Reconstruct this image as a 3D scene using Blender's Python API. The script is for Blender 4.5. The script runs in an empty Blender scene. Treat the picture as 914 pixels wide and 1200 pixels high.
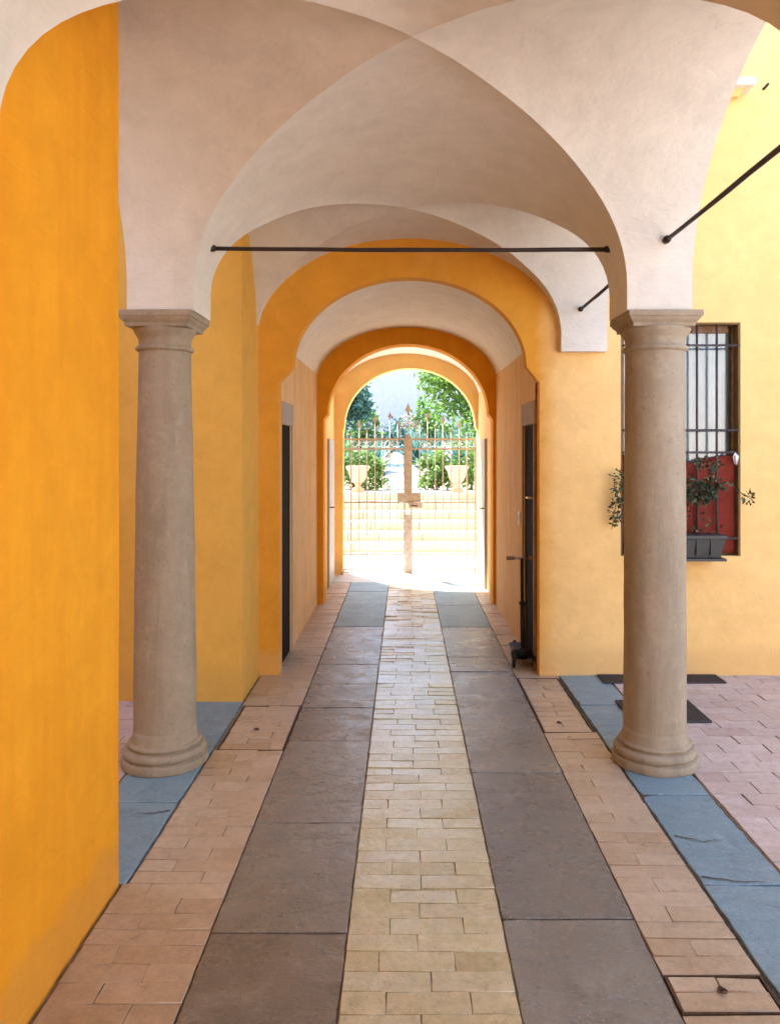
import bpy, math, random
from mathutils import Vector, noise
R = math.radians
PI = math.pi
random.seed(7)
S = bpy.context.scene
COL = S.collection

# ------------------------------------------------------------------ helpers
class MB:
    """Collects geometry; build() links it as ONE mesh object."""
    def __init__(self):
        self.v = []; self.f = []; self.sm = []; self.mi = []; self.r = []
    def vert(self, p):
        self.v.append((p[0], p[1], p[2])); return len(self.v) - 1
    def face(self, idx, smooth=False, mi=0, r=0.5):
        self.f.append(tuple(idx)); self.sm.append(smooth); self.mi.append(mi); self.r.append(r)
    def poly(self, pts, smooth=False, mi=0, r=0.5):
        self.face([self.vert(p) for p in pts], smooth, mi, r)
    def box(self, a, b, mi=0, r=0.5, taper=None):
        x0, y0, z0 = a; x1, y1, z1 = b
        t = taper or (0, 0)
        v = [self.vert(p) for p in ((x0+t[0], y0+t[1], z0), (x1-t[0], y0+t[1], z0), (x1-t[0], y1-t[1], z0), (x0+t[0], y1-t[1], z0),
                                    (x0, y0, z1), (x1, y0, z1), (x1, y1, z1), (x0, y1, z1))]
        for q in ((0, 3, 2, 1), (4, 5, 6, 7), (0, 1, 5, 4), (1, 2, 6, 5), (2, 3, 7, 6), (3, 0, 4, 7)):
            self.face([v[i] for i in q], False, mi, r)
    def bevbox(self, a, b, e=0.004, mi=0, r=0.5):
        """box whose vertical and top edges are chamfered"""
        x0, y0, z0 = a; x1, y1, z1 = b
        def ring(i, z):
            return [self.vert(p) for p in ((x0+i+e, y0+i, z), (x1-i-e, y0+i, z), (x1-i, y0+i+e, z), (x1-i, y1-i-e, z),
                                           (x1-i-e, y1-i, z), (x0+i+e, y1-i, z), (x0+i, y1-i-e, z), (x0+i, y0+i+e, z))]
        rs = [ring(e, z0), ring(0, z0+e), ring(0, z1-e), ring(e, z1)]
        for A, B in zip(rs, rs[1:]):
            for k in range(8):
                self.face([A[k], A[(k+1) % 8], B[(k+1) % 8], B[k]], False, mi, r)
        self.face(rs[0][::-1], False, mi, r); self.face(rs[3], False, mi, r)
    def tube(self, pts, rad, n=8, mi=0, r=0.5, cap=True, smooth=True):
        pts = [Vector(p) for p in pts]
        rads = rad if isinstance(rad, (list, tuple)) else [rad]*len(pts)
        rings = []
        up = None
        for i, p in enumerate(pts):
            d = (pts[min(i+1, len(pts)-1)] - pts[max(i-1, 0)]).normalized()
            if up is None:
                up = Vector((0, 0, 1)) if abs(d.z) < 0.9 else Vector((1, 0, 0))
            s = d.cross(up)
            if s.length < 1e-4: s = d.orthogonal()
            s.normalize(); u = s.cross(d).normalized(); up = u
            rings.append([self.vert(p + (s*math.cos(2*PI*k/n) + u*math.sin(2*PI*k/n))*rads[i]) for k in range(n)])
        for A, B in zip(rings, rings[1:]):
            for k in range(n):
                self.face([A[k], A[(k+1) % n], B[(k+1) % n], B[k]], smooth, mi, r)
        if cap:
            self.face(rings[0][::-1], False, mi, r); self.face(rings[-1], False, mi, r)
    def lathe(self, c, prof, n=48, mi=0, r=0.5, smooth=True, closed=True, jit=0.0):
        """profile of (radius, z)"""
        rings = []
        for (rd, z) in prof:
            ring = []
            for k in range(n):
                a = 2*PI*k/n
                q = rd + (jit*noise.noise(Vector((math.cos(a)*2.1, math.sin(a)*2.1, z*5))) if jit else 0)
                ring.append(self.vert((c[0]+q*math.cos(a), c[1]+q*math.sin(a), c[2]+z)))
            rings.append(ring)
        for A, B in zip(rings, rings[1:]):
            for k in range(n):
                self.face([A[k], A[(k+1) % n], B[(k+1) % n], B[k]], smooth, mi, r)
        if closed:
            self.face(rings[0][::-1], False, mi, r); self.face(rings[-1], False, mi, r)
    def wheel(self, c, rad, w, axis=(1, 0, 0), tube=None, n=20, r=0.5):
        ax = Vector(axis).normalized(); a = ax.orthogonal().normalized(); b = ax.cross(a)
        prof = [(rad*0.25, -w/2), (rad*0.82, -w/2), (rad, -w*0.28), (rad, w*0.28), (rad*0.82, w/2), (rad*0.25, w/2)]
        rings = [[self.vert(Vector(c)+ax*z+(a*math.cos(2*PI*k/n)+b*math.sin(2*PI*k/n))*q) for k in range(n)] for q, z in prof]
        for A, B in zip(rings, rings[1:]):
            for k in range(n): self.face([A[k], A[(k+1) % n], B[(k+1) % n], B[k]], True, 0, r)
        self.face(rings[0][::-1]); self.face(rings[-1])
    def build(self, name, mat, parent=None, sharp=None):
        off = Vector(parent_world(parent)) if parent is not None else Vector((0, 0, 0))
        me = bpy.data.meshes.new(name)
        me.from_pydata([tuple(Vector(p)-off) for p in self.v], [], self.f)
        me.polygons.foreach_set('use_smooth', self.sm)
        mats = mat if isinstance(mat, (list, tuple)) else [mat]
        for m in mats: me.materials.append(m)
        me.polygons.foreach_set('material_index', self.mi)
        at = me.attributes.new('rnd', 'FLOAT', 'FACE')
        at.data.foreach_set('value', self.r)
        me.validate(); me.update()
        o = bpy.data.objects.new(name, me); COL.objects.link(o)
        if parent is not None: o.parent = parent
        return o

def parent_world(p):
    v = Vector((0, 0, 0))
    while p is not None:
        v = v + p.location; p = p.parent
    return v

def tag(o, label, cat, group=None, kind=None):
    o['label'] = label; o['category'] = cat
    if group: o['group'] = group
    if kind: o['kind'] = kind
    return o
def empty(name, loc, label, cat, group=None):
    o = bpy.data.objects.new(name, None); COL.objects.link(o); o.location = loc
    o.empty_display_size = 0.2
    return tag(o, label, cat, group)
def structure(o):
    o['kind'] = 'structure'; return o
def copy_tree(o, parent=None, kids=None):
    c = o.copy(); COL.objects.link(c)
    if parent is not None: c.parent = parent
    for ch in list(o.children): copy_tree(ch, c)
    return c

# ------------------------------------------------------------------ materials
def newmat(name):
    m = bpy.data.materials.new(name); m.use_nodes = True
    nt = m.node_tree; nt.nodes.clear()
    out = nt.nodes.new('ShaderNodeOutputMaterial'); b = nt.nodes.new('ShaderNodeBsdfPrincipled')
    nt.links.new(b.outputs[0], out.inputs[0])
    return m, nt, b
def N(nt, t, **kw):
    n = nt.nodes.new(t)
    for k, v in kw.items():
        if k in n.inputs: n.inputs[k].default_value = v
        else: setattr(n, k, v)
    return n
def noise_tex(nt, vec, scale, detail=4, rough=0.55, dist=0.0):
    n = nt.nodes.new('ShaderNodeTexNoise')
    n.inputs['Scale'].default_value = scale; n.inputs['Detail'].default_value = detail
    n.inputs['Roughness'].default_value = rough; n.inputs['Distortion'].default_value = dist
    nt.links.new(vec, n.inputs['Vector']); return n.outputs['Fac']
def mapping(nt, scale=(1, 1, 1), rot=(0, 0, 0)):
    g = nt.nodes.new('ShaderNodeNewGeometry'); mp = nt.nodes.new('ShaderNodeMapping')
    mp.inputs['Scale'].default_value = scale; mp.inputs['Rotation'].default_value = rot
    nt.links.new(g.outputs['Position'], mp.inputs['Vector']); return mp.outputs[0]
def ramp(nt, fac, stops):
    r = nt.nodes.new('ShaderNodeValToRGB')
    e = r.color_ramp.elements
    while len(e) < len(stops): e.new(0.5)
    for el, (p, c) in zip(e, stops):
        el.position = p; el.color = (c[0], c[1], c[2], 1) if not isinstance(c, (int, float)) else (c, c, c, 1)
    nt.links.new(fac, r.inputs[0]); return r.outputs[0]
def mix(nt, fac, a, b, mode='MIX'):
    m = nt.nodes.new('ShaderNodeMix'); m.data_type = 'RGBA'; m.blend_type = mode
    for sock, val in ((m.inputs['Factor'], fac), (m.inputs['A'], a), (m.inputs['B'], b)):
        pass
    ins = [i for i in m.inputs if i.type == 'RGBA']
    fi = [i for i in m.inputs if i.type == 'VALUE'][0]
    def put(s, v):
        if hasattr(v, 'links') or hasattr(v, 'is_linked'): nt.links.new(v, s)
        elif isinstance(v, (int, float)): s.default_value = v if s.type == 'VALUE' else (v, v, v, 1)
        else: s.default_value = (v[0], v[1], v[2], 1)
    put(fi, fac); put(ins[0], a); put(ins[1], b)
    return [o for o in m.outputs if o.type == 'RGBA'][0]
def bump(nt, b, height, strength=0.3, dist=0.01, prev=None):
    n = nt.nodes.new('ShaderNodeBump'); n.inputs['Strength'].default_value = strength; n.inputs['Distance'].default_value = dist
    nt.links.new(height, n.inputs['Height'])
    if prev is not None: nt.links.new(prev, n.inputs['Normal'])
    nt.links.new(n.outputs[0], b.inputs['Normal']); return n.outputs[0]
def attr(nt, name='rnd'):
    a = nt.nodes.new('ShaderNodeAttribute'); a.attribute_name = name; return a.outputs['Fac']
def setc(nt, b, c, rough=0.7, spec=0.5):
    if hasattr(c, 'is_linked'): nt.links.new(c, b.inputs['Base Color'])
    else: b.inputs['Base Color'].default_value = (c[0], c[1], c[2], 1)
    if hasattr(rough, 'is_linked'): nt.links.new(rough, b.inputs['Roughness'])
    else: b.inputs['Roughness'].default_value = rough
    b.inputs['Specular IOR Level'].default_value = spec

def plaster(name, c0, c1, cstain, stain=0.35, streak=0.0, cstreak=None, bs=0.25, trowel=0.0, foot=None, other=None, crack=0.13):
    m, nt, b = newmat(name)
    v = mapping(nt)
    big = noise_tex(nt, v, 1.1, 5, 0.6, 0.3)
    mid = noise_tex(nt, v, 6.0, 5, 0.65, 0.4)
    c = mix(nt, ramp(nt, big, [(0.35, 0.0), (0.68, 1.0)]), c0, c1)
    if other is not None:      # deeper tone painted in for shade, up to a ragged vertical edge
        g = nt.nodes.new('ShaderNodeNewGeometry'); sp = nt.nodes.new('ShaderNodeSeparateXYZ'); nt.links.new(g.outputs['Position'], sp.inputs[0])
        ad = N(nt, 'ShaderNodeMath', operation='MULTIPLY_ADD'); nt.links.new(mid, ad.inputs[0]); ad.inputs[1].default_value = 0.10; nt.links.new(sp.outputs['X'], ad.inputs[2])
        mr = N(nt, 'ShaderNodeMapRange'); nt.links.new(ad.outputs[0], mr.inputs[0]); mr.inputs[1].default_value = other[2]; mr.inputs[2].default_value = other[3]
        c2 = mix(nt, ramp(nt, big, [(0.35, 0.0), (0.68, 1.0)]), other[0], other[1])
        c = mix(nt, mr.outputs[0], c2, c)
    patch = ramp(nt, noise_tex(nt, v, 2.3, 8, 0.72, 0.8), [(0.56, 0.0), (0.70, 1.0)])
    pm = N(nt, 'ShaderNodeMath', operation='MULTIPLY'); nt.links.new(patch, pm.inputs[0]); pm.inputs[1].default_value = stain
    c = mix(nt, pm.outputs[0], c, cstain)
    c = mix(nt, 0.28, c, mix(nt, ramp(nt, mid, [(0.3, 0.75), (0.7, 1.2)]), c, c), 'MIX')
    c = mix(nt, 1.0, c, ramp(nt, mid, [(0.28, 0.90), (0.72, 1.05)]), 'MULTIPLY')
    if streak > 0:
        vs = mapping(nt, (7.0, 7.0, 0.35))
        st = ramp(nt, noise_tex(nt, vs, 1.6, 5, 0.6, 0.2), [(0.42, 0.0), (0.66, 1.0)])
        sm = N(nt, 'ShaderNodeMath', operation='MULTIPLY'); nt.links.new(st, sm.inputs[0]); sm.inputs[1].default_value = streak
        c = mix(nt, sm.outputs[0], c, cstreak)
    if foot is not None:
        g = nt.nodes.new('ShaderNodeNewGeometry'); sp = nt.nodes.new('ShaderNodeSeparateXYZ'); nt.links.new(g.outputs['Position'], sp.inputs[0])
        ad = N(nt, 'ShaderNodeMath', operation='MULTIPLY_ADD'); nt.links.new(mid, ad.inputs[0]); ad.inputs[1].default_value = -0.30; nt.links.new(sp.outputs['Z'], ad.inputs[2])
        fr = ramp(nt, ad.outputs[0], [(0.0, 0.40), (0.07, 0.0)])
        c = mix(nt, fr, c, foot)
    if crack > 0:
        wv = nt.nodes.new('ShaderNodeTexNoise'); wv.inputs['Scale'].default_value = 1.7; wv.inputs['Detail'].default_value = 5; nt.links.new(v, wv.inputs['Vector'])
        av = nt.nodes.new('ShaderNodeMixRGB'); av.inputs[0].default_value = 0.42; nt.links.new(v, av.inputs[1]); nt.links.new(wv.outputs['Color'], av.inputs[2])
        vo = nt.nodes.new('ShaderNodeTexVoronoi'); vo.feature = 'DISTANCE_TO_EDGE'; vo.inputs['Scale'].default_value = 1.5; nt.links.new(av.outputs[0], vo.inputs['Vector'])
        ln = ramp(nt, vo.outputs['Distance'], [(0.0, 1.0), (0.003, 0.0)])
        mk = ramp(nt, noise_tex(nt, v, 0.9, 3, 0.6), [(0.52, 0.0), (0.60, crack)])
        mm = N(nt, 'ShaderNodeMath', operation='MULTIPLY'); nt.links.new(ln, mm.inputs[0]); nt.links.new(mk, mm.inputs[1])
        c = mix(nt, mm.outputs[0], c, [q*0.35 for q in c0])
        # scuffs and small knocks
        kn = ramp(nt, noise_tex(nt, v, 17, 7, 0.8, 0.9), [(0.27, 0.6), (0.335, 0.0)])
        c = mix(nt, kn, c, [q*0.72 for q in c0])
    setc(nt, b, c, 0.86, 0.25)
    fine = noise_tex(nt, v, 70, 4, 0.6)
    n1 = bump(nt, b, fine, bs, 0.004)
    n2 = bump(nt, b, noise_tex(nt, v, 9, 4, 0.6, 0.5), 0.35, 0.012, n1)
    if trowel > 0:
        vt = mapping(nt, (2.2, 0.8, 6.0))
        n2 = bump(nt, b, noise_tex(nt, vt, 4.5, 3, 0.5, 1.2), trowel, 0.03, n2)
    return m

def stone(name, c0, c1, c2, rough=0.75, bs=0.4, scale=1.0, pit=0.5):
    m, nt, b = newmat(name); v = mapping(nt)
    a = noise_tex(nt, v, 2.2*scale, 7, 0.66, 0.7); d = noise_tex(nt, v, 14*scale, 5, 0.75, 0.4)
    c = mix(nt, ramp(nt, a, [(0.34, 0.0), (0.64, 1.0)]), c0, c1)
    c = mix(nt, ramp(nt, d, [(0.5, 0.0), (0.72, 0.7)]), c, c2)
    vs = mapping(nt, (6, 6, 0.7))
    c = mix(nt, ramp(nt, noise_tex(nt, vs, 1.5, 6, 0.7, 0.4), [(0.48, 0.0), (0.70, 0.5)]), c, [q*0.60 for q in c1])
    pn = noise_tex(nt, v, 34*scale, 6, 0.75, 0.3)
    c = mix(nt, ramp(nt, pn, [(0.30, 0.55), (0.42, 0.0)]), c, [q*0.45 for q in c1])
    setc(nt, b, c, rough, 0.3)
    n1 = bump(nt, b, noise_tex(nt, v, 90*scale, 3, 0.65), bs*0.8, 0.004)
    n1 = bump(nt, b, noise_tex(nt, v, 7*scale, 4, 0.5, 0.2), 0.18, 0.012, n1)
    pits = ramp(nt, pn, [(0.34, 0.0), (0.46, 1.0)])
    bump(nt, b, pits, pit, 0.008, n1)
    return m

def slab_mat(name, c0, c1, c2, rough=(0.30, 0.55), spec=0.5):
    m, nt, b = newmat(name); v = mapping(nt); rn = attr(nt)
    a = noise_tex(nt, v, 3.0, 8, 0.70, 0.9)
    c = mix(nt, ramp(nt, a, [(0.34, 0.0), (0.66, 1.0)]), c0, c1)
    c = mix(nt, ramp(nt, rn, [(0.0, 0.0), (1.0, 0.9)]), c, c2)
    # darker wear stains and paler dusty patches
    c = mix(nt, ramp(nt, noise_tex(nt, v, 1.9, 7, 0.75, 1.2), [(0.52, 0.0), (0.66, 0.55)]), c, [q*0.62 for q in c0])
    c = mix(nt, ramp(nt, noise_tex(nt, mapping(nt, (1, 1, 1), (0, 0, 0.9)), 4.1, 8, 0.78, 0.7), [(0.55, 0.0), (0.72, 0.5)]), c, [min(1, q*1.5) for q in c1])
    sp = ramp(nt, noise_tex(nt, v, 60, 3, 0.75), [(0.58, 0.0), (0.70, 0.45)])
    c = mix(nt, sp, c, [min(1, q*1.7) for q in c1])
    dk = ramp(nt, noise_tex(nt, v, 38, 4, 0.8, 0.5), [(0.30, 0.5), (0.40, 0.0)])
    c = mix(nt, dk, c, [q*0.45 for q in c0])
    vs = mapping(nt, (1.0, 3.0, 1.0), (0, 0, 0.5))
    sf = ramp(nt, noise_tex(nt, vs, 5, 6, 0.75, 2.0), [(0.655, 0.0), (0.69, 0.5), (0.725, 0.0)])
    c = mix(nt, sf, c, [min(1, q*2.2) for q in c1])
    rg = ramp(nt, noise_tex(nt, v, 5, 6, 0.7, 0.4), [(0.3, rough[0]), (0.7, rough[1])])
    setc(nt, b, c, rg, spec)
    n1 = bump(nt, b, noise_tex(nt, v, 60, 5, 0.65), 0.30, 0.005)
    n1 = bump(nt, b, noise_tex(nt, v, 14, 6, 0.7, 0.6), 0.30, 0.010, n1)
    lay = ramp(nt, noise_tex(nt, mapping(nt, (1.5, 3.2, 1)), 2.2, 8, 0.7, 1.5), [(0.40, 0.0), (0.44, 0.5), (0.60, 0.55), (0.63, 1.0)])
    bump(nt, b, lay, 0.45, 0.009, n1)
    return m

def brick_mat(name, cs, rough=(0.35, 0.6), spec=0.5, dust=(0.6, 0.55, 0.48), dustamt=0.35):
    m, nt, b = newmat(name); v = mapping(nt); rn = attr(nt)
    k = len(cs)
    c = ramp(nt, rn, [(i/(k-1), q) for i, q in enumerate(cs)])
    d = ramp(nt, noise_tex(nt, v, 5, 6, 0.7, 0.5), [(0.42, 0.0), (0.72, dustamt)])
    c = mix(nt, d, c, dust)
    c = mix(nt, 1.0, c, ramp(nt, noise_tex(nt, v, 24, 5, 0.7), [(0.3, 0.82), (0.7, 1.1)]), 'MULTIPLY')
    c = mix(nt, ramp(nt, noise_tex(nt, v, 1.6, 5, 0.65, 0.5), [(0.45, 0.0), (0.68, 0.30)]), c, [q*0.5 for q in cs[0]])
    c = mix(nt, ramp(nt, noise_tex(nt, v, 11, 7, 0.78, 1.0), [(0.56, 0.0), (0.68, 0.45)]), c, [q*0.55 for q in cs[0]])
    c = mix(nt, ramp(nt, noise_tex(nt, v, 70, 3, 0.8), [(0.30, 0.5), (0.42, 0.0)]), c, [q*0.5 for q in cs[0]])
    rg = ramp(nt, noise_tex(nt, v, 6, 6, 0.7, 0.4), [(0.3, rough[0]), (0.7, rough[1])])
    setc(nt, b, c, rg, spec)
    n1 = bump(nt, b, noise_tex(nt, v, 45, 5, 0.7), 0.38, 0.005)
    bump(nt, b, noise_tex(nt, v, 8, 5, 0.65, 0.5), 0.45, 0.014, n1)
    return m

def plain(name, c, rough=0.5, metal=0.0, spec=0.5, var=0.15, sc=20, bs=0.1):
    m, nt, b = newmat(name); v = mapping(nt)
    cc = mix(nt, 1.0, c, ramp(nt, noise_tex(nt, v, sc, 5, 0.65), [(0.3, 1-var), (0.7, 1+var)]), 'MULTIPLY')
    setc(nt, b, cc, rough, spec); b.inputs['Metallic'].default_value = metal
    bump(nt, b, noise_tex(nt, v, sc*3, 4, 0.6), bs, 0.003)
    return m

def leaf_mat(name, ca, cb, cc, trans=0.35):
    m = bpy.data.materials.new(name); m.use_nodes = True; nt = m.node_tree; nt.nodes.clear()
    out = nt.nodes.new('ShaderNodeOutputMaterial')
    b = nt.nodes.new('ShaderNodeBsdfPrincipled'); t = nt.nodes.new('ShaderNodeBsdfTranslucent'); mx = nt.nodes.new('ShaderNodeMixShader')
    c = ramp(nt, attr(nt), [(0.0, ca), (0.55, cb), (1.0, cc)])
    nt.links.new(c, b.inputs['Base Color']); b.inputs['Roughness'].default_value = 0.55
    nt.links.new(c, t.inputs[0]); mx.inputs[0].default_value = trans
    nt.links.new(b.outputs[0], mx.inputs[1]); nt.links.new(t.outputs[0], mx.inputs[2]); nt.links.new(mx.outputs[0], out.inputs[0])
    return m

M = {}
M['yellow'] = plaster('yellow_plaster', (0.81, 0.37, 0.020), (0.77, 0.32, 0.012), (0.72, 0.285, 0.012), 0.35, 0.35, (0.72, 0.27, 0.008), trowel=0.14, foot=(0.50, 0.25, 0.06))
M['yellow_court'] = plaster('pale_yellow_plaster', (0.85, 0.59, 0.25), (0.83, 0.55, 0.215), (0.77, 0.51, 0.22), 0.30, foot=(0.60, 0.40, 0.18))
M['two_coats'] = plaster('two_coat_plaster', (0.85, 0.59, 0.25), (0.83, 0.55, 0.215), (0.77, 0.51, 0.20), 0.15, foot=(0.66, 0.42, 0.18), other=((0.76, 0.37, 0.045), (0.72, 0.33, 0.03), 1.00, 1.16))  # deeper orange under the vault puts its shade into the colour
M['ochre'] = plaster('ochre_plaster', (0.74, 0.44, 0.095), (0.70, 0.40, 0.075), (0.62, 0.36, 0.09), 0.3, foot=(0.6, 0.36, 0.1))
M['peach'] = plaster('washed_peach_plaster', (0.80, 0.58, 0.34), (0.78, 0.51, 0.22), (0.80, 0.66, 0.48), 0.6, 0.6, (0.68, 0.37, 0.11), foot=(0.6, 0.42, 0.25))
M['cream'] = plaster('cream_plaster', (0.70, 0.69, 0.63), (0.655, 0.64, 0.58), (0.58, 0.56, 0.50), 0.3, bs=0.2, trowel=0.12)
M['limewash'] = plaster('white_limewash', (0.82, 0.80, 0.75), (0.79, 0.76, 0.71), (0.74, 0.70, 0.64), 0.25, bs=0.2, trowel=0.10)
M['facade'] = plaster('white_facade_plaster', (0.76, 0.74, 0.70), (0.74, 0.71, 0.67), (0.66, 0.62, 0.58), 0.3)
M['stone'] = stone('sandstone', (0.36, 0.305, 0.22), (0.31, 0.26, 0.19), (0.42, 0.365, 0.275), 0.85, 0.45, 1.0, 0.30)
M['lintel'] = stone('lintel_stone', (0.46, 0.39, 0.34), (0.40, 0.33, 0.29), (0.5, 0.45, 0.4))
M['slab'] = slab_mat('worn_flagstone', (0.19, 0.178, 0.150), (0.25, 0.24, 0.21), (0.165, 0.135, 0.108), (0.17, 0.42), 0.7)
M['slab_grey'] = slab_mat('grey_flagstone', (0.185, 0.182, 0.165), (0.245, 0.245, 0.23), (0.15, 0.15, 0.143), (0.17, 0.42), 0.7)
M['pale_slab'] = slab_mat('pale_limestone', (0.58, 0.56, 0.53), (0.62, 0.60, 0.57), (0.53, 0.51, 0.48))
M['blue'] = slab_mat('blue_flagstone', (0.185, 0.30, 0.37), (0.23, 0.35, 0.42), (0.16, 0.265, 0.33), (0.35, 0.6))  # the blue of reflected skylight is put into the stone colour
M['brick_mid'] = brick_mat('worn_yellow_brick', [(0.43, 0.375, 0.20), (0.54, 0.50, 0.30), (0.58, 0.555, 0.37), (0.47, 0.41, 0.23)], (0.08, 0.30), 1.0, (0.60, 0.53, 0.39), 0.6)
M['brick_side'] = brick_mat('red_side_brick', [(0.42, 0.31, 0.20), (0.49, 0.385, 0.265), (0.53, 0.435, 0.315), (0.42, 0.305, 0.195)], (0.25, 0.5), 0.6, (0.56, 0.46, 0.37), 0.55)
M['brick_court'] = brick_mat('pale_court_brick', [(0.46, 0.35, 0.32), (0.54, 0.45, 0.42), (0.58, 0.50, 0.48), (0.50, 0.39, 0.36)], (0.5, 0.75), 0.4, (0.56, 0.50, 0.48), 0.45)
M['mortar'] = plain('dirt_mortar', (0.27, 0.21, 0.16), 0.95, 0, 0.2, 0.4, 30, 0.5)
M['mortar_pale'] = plain('sandy_mortar', (0.30, 0.23, 0.165), 0.95, 0, 0.2, 0.35, 30, 0.5)
M['joint'] = plain('dark_joint_soil', (0.085, 0.068, 0.055), 1.0, 0, 0.1, 0.5, 60, 0.8)
M['earth'] = plain('earth', (0.20, 0.17, 0.12), 0.95, 0, 0.2, 0.4, 3, 0.3)
M['gravel'] = plain('pale_gravel', (0.50, 0.47, 0.43), 0.9, 0, 0.3, 0.25, 40, 0.5)
M['rust'] = plain('rusty_iron', (0.10, 0.065, 0.045), 0.8, 0.2, 0.4, 0.4, 40, 0.3)
M['iron'] = plain('dark_iron', (0.035, 0.022, 0.02), 0.55, 0.4, 0.5, 0.4, 30, 0.2)
M['grille'] = plain('grille_iron', (0.075, 0.06, 0.062), 0.5, 0.3, 0.5, 0.3, 30, 0.2)
M['gate'] = plain('gate_paint', (0.55, 0.50, 0.48), 0.55, 0.0, 0.4, 0.25, 25, 0.2)
M['darkwood'] = plain('dark_door_wood', (0.016, 0.008, 0.006), 0.9, 0, 0.1, 0.3, 12, 0.2)  # near-black: the dark of unlit interiors put into the colour
M['wood'] = plain('brown_frame_wood', (0.22, 0.115, 0.05), 0.6, 0, 0.4, 0.3, 12, 0.2)
M['reveal'] = plain('brown_reveal', (0.23, 0.15, 0.06), 0.8, 0, 0.3, 0.25, 8, 0.2)
M['curtain'] = plain('grey_curtain', (0.45, 0.53, 0.58), 0.9, 0, 0.2, 0.05, 10, 0.05)
M['red'] = plain('red_cloth', (0.19, 0.024, 0.012), 0.8, 0, 0.3, 0.2, 9, 0.1)
M['whitecloth'] = plain('white_tie', (0.8, 0.78, 0.75), 0.8, 0, 0.3, 0.05)
M['planter'] = plain('dark_planter', (0.035, 0.040, 0.040), 0.5, 0, 0.5, 0.2)
M['soil'] = plain('potting_soil', (0.22, 0.16, 0.11), 1.0, 0, 0.1, 0.5, 60, 0.6)
M['rubber'] = plain('dark_mat', (0.045, 0.04, 0.045), 0.75, 0, 0.4, 0.25, 60, 0.4)
M['scooter'] = plain('black_plastic', (0.014, 0.011, 0.010), 0.6, 0, 0.25, 0.2)
M['steel'] = plain('grey_steel', (0.42, 0.36, 0.33), 0.35, 0.8, 0.5, 0.1)
M['brass'] = plain('worn_brass', (0.62, 0.47, 0.26), 0.35, 0.9, 0.5, 0.1)
M['white'] = plain('white_plastic', (0.75, 0.74, 0.72), 0.45, 0, 0.5, 0.04)
M['whitestone'] = plain('white_stone', (0.74, 0.72, 0.70), 0.8, 0, 0.3, 0.08)
M['terracotta'] = plain('pale_terracotta', (0.58, 0.36, 0.28), 0.8, 0, 0.3, 0.15, 14, 0.2)
M['villa'] = plaster('villa_plaster', (0.70, 0.71, 0.77), (0.68, 0.69, 0.76), (0.64, 0.65, 0.72), 0.3)
M['greydoor'] = plain('grey_painted_door', (0.42, 0.42, 0.42), 0.5, 0, 0.4, 0.08)
M['bark'] = plain('bark', (0.14, 0.10, 0.075), 0.95, 0, 0.2, 0.4, 14, 0.7)
M['leaf_bright'] = leaf_mat('bright_leaf', (0.06, 0.15, 0.025), (0.14, 0.29, 0.05), (0.27, 0.44, 0.09))
M['leaf_hedge'] = leaf_mat('hedge_leaf', (0.04, 0.11, 0.025), (0.10, 0.23, 0.045), (0.20, 0.36, 0.08))
M['leaf_blue'] = leaf_mat('blue_green_leaf', (0.035, 0.11, 0.10), (0.08, 0.21, 0.19), (0.16, 0.32, 0.30), 0.3)
M['leaf_pot'] = leaf_mat('pot_leaf', (0.025, 0.045, 0.02), (0.06, 0.09, 0.045), (0.20, 0.24, 0.16), 0.2)
M['step'] = brick_mat('garden_step_stone', [(0.45, 0.42, 0.39), (0.53, 0.49, 0.46), (0.57, 0.54, 0.51)], (0.6, 0.8), 0.3, (0.55, 0.51, 0.47), 0.4)
gm, gnt, gb = newmat('window_glass')
gb.inputs['Base Color'].default_value = (0.86, 0.92, 0.95, 1); gb.inputs['Roughness'].default_value = 0.02
gb.inputs['Transmission Weight'].default_value = 0.0
gnt.nodes.clear()
_o = gnt.nodes.new('ShaderNodeOutputMaterial'); _t = gnt.nodes.new('ShaderNodeBsdfTransparent'); _g = gnt.nodes.new('ShaderNodeBsdfGlossy'); _m = gnt.nodes.new('ShaderNodeMixShader'); _f = gnt.nodes.new('ShaderNodeFresnel')
_f.inputs['IOR'].default_value = 1.7; _t.inputs[0].default_value = (0.93, 0.96, 0.98, 1); _g.inputs['Roughness'].default_value = 0.03
gnt.links.new(_f.outputs[0], _m.inputs[0]); gnt.links.new(_t.outputs[0], _m.inputs[1]); gnt.links.new(_g.outputs[0], _m.inputs[2]); gnt.links.new(_m.outputs[0], _o.inputs[0])
M['glass'] = gm

# ------------------------------------------------------------------ dimensions (metres; camera stands at x=0, y=0)
X0, A = 0.03, 1.10              # axis of the walk, half its clear width
XI_L, XI_R = X0-A, X0+A         # inner faces of the arcade
XO_L, XO_R = -1.41, 1.46        # outer faces
ZS, ZB = 2.49, 2.36    # springing, rise, underside of the impost blocks
BAYS = [(-1.35, 0.90), (0.79, 0.90), (2.985, 0.945), (4.925, 0.655)]
YW = 5.65                       # face of the courtyard wall and of the first archway
Y2a, Y2b = 8.26, 8.50           # second archway
Y3a, Y3b = 10.24, 10.47         # third archway
YBACK = -3.0
PL, PR = -0.93, 0.975           # passage walls

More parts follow.
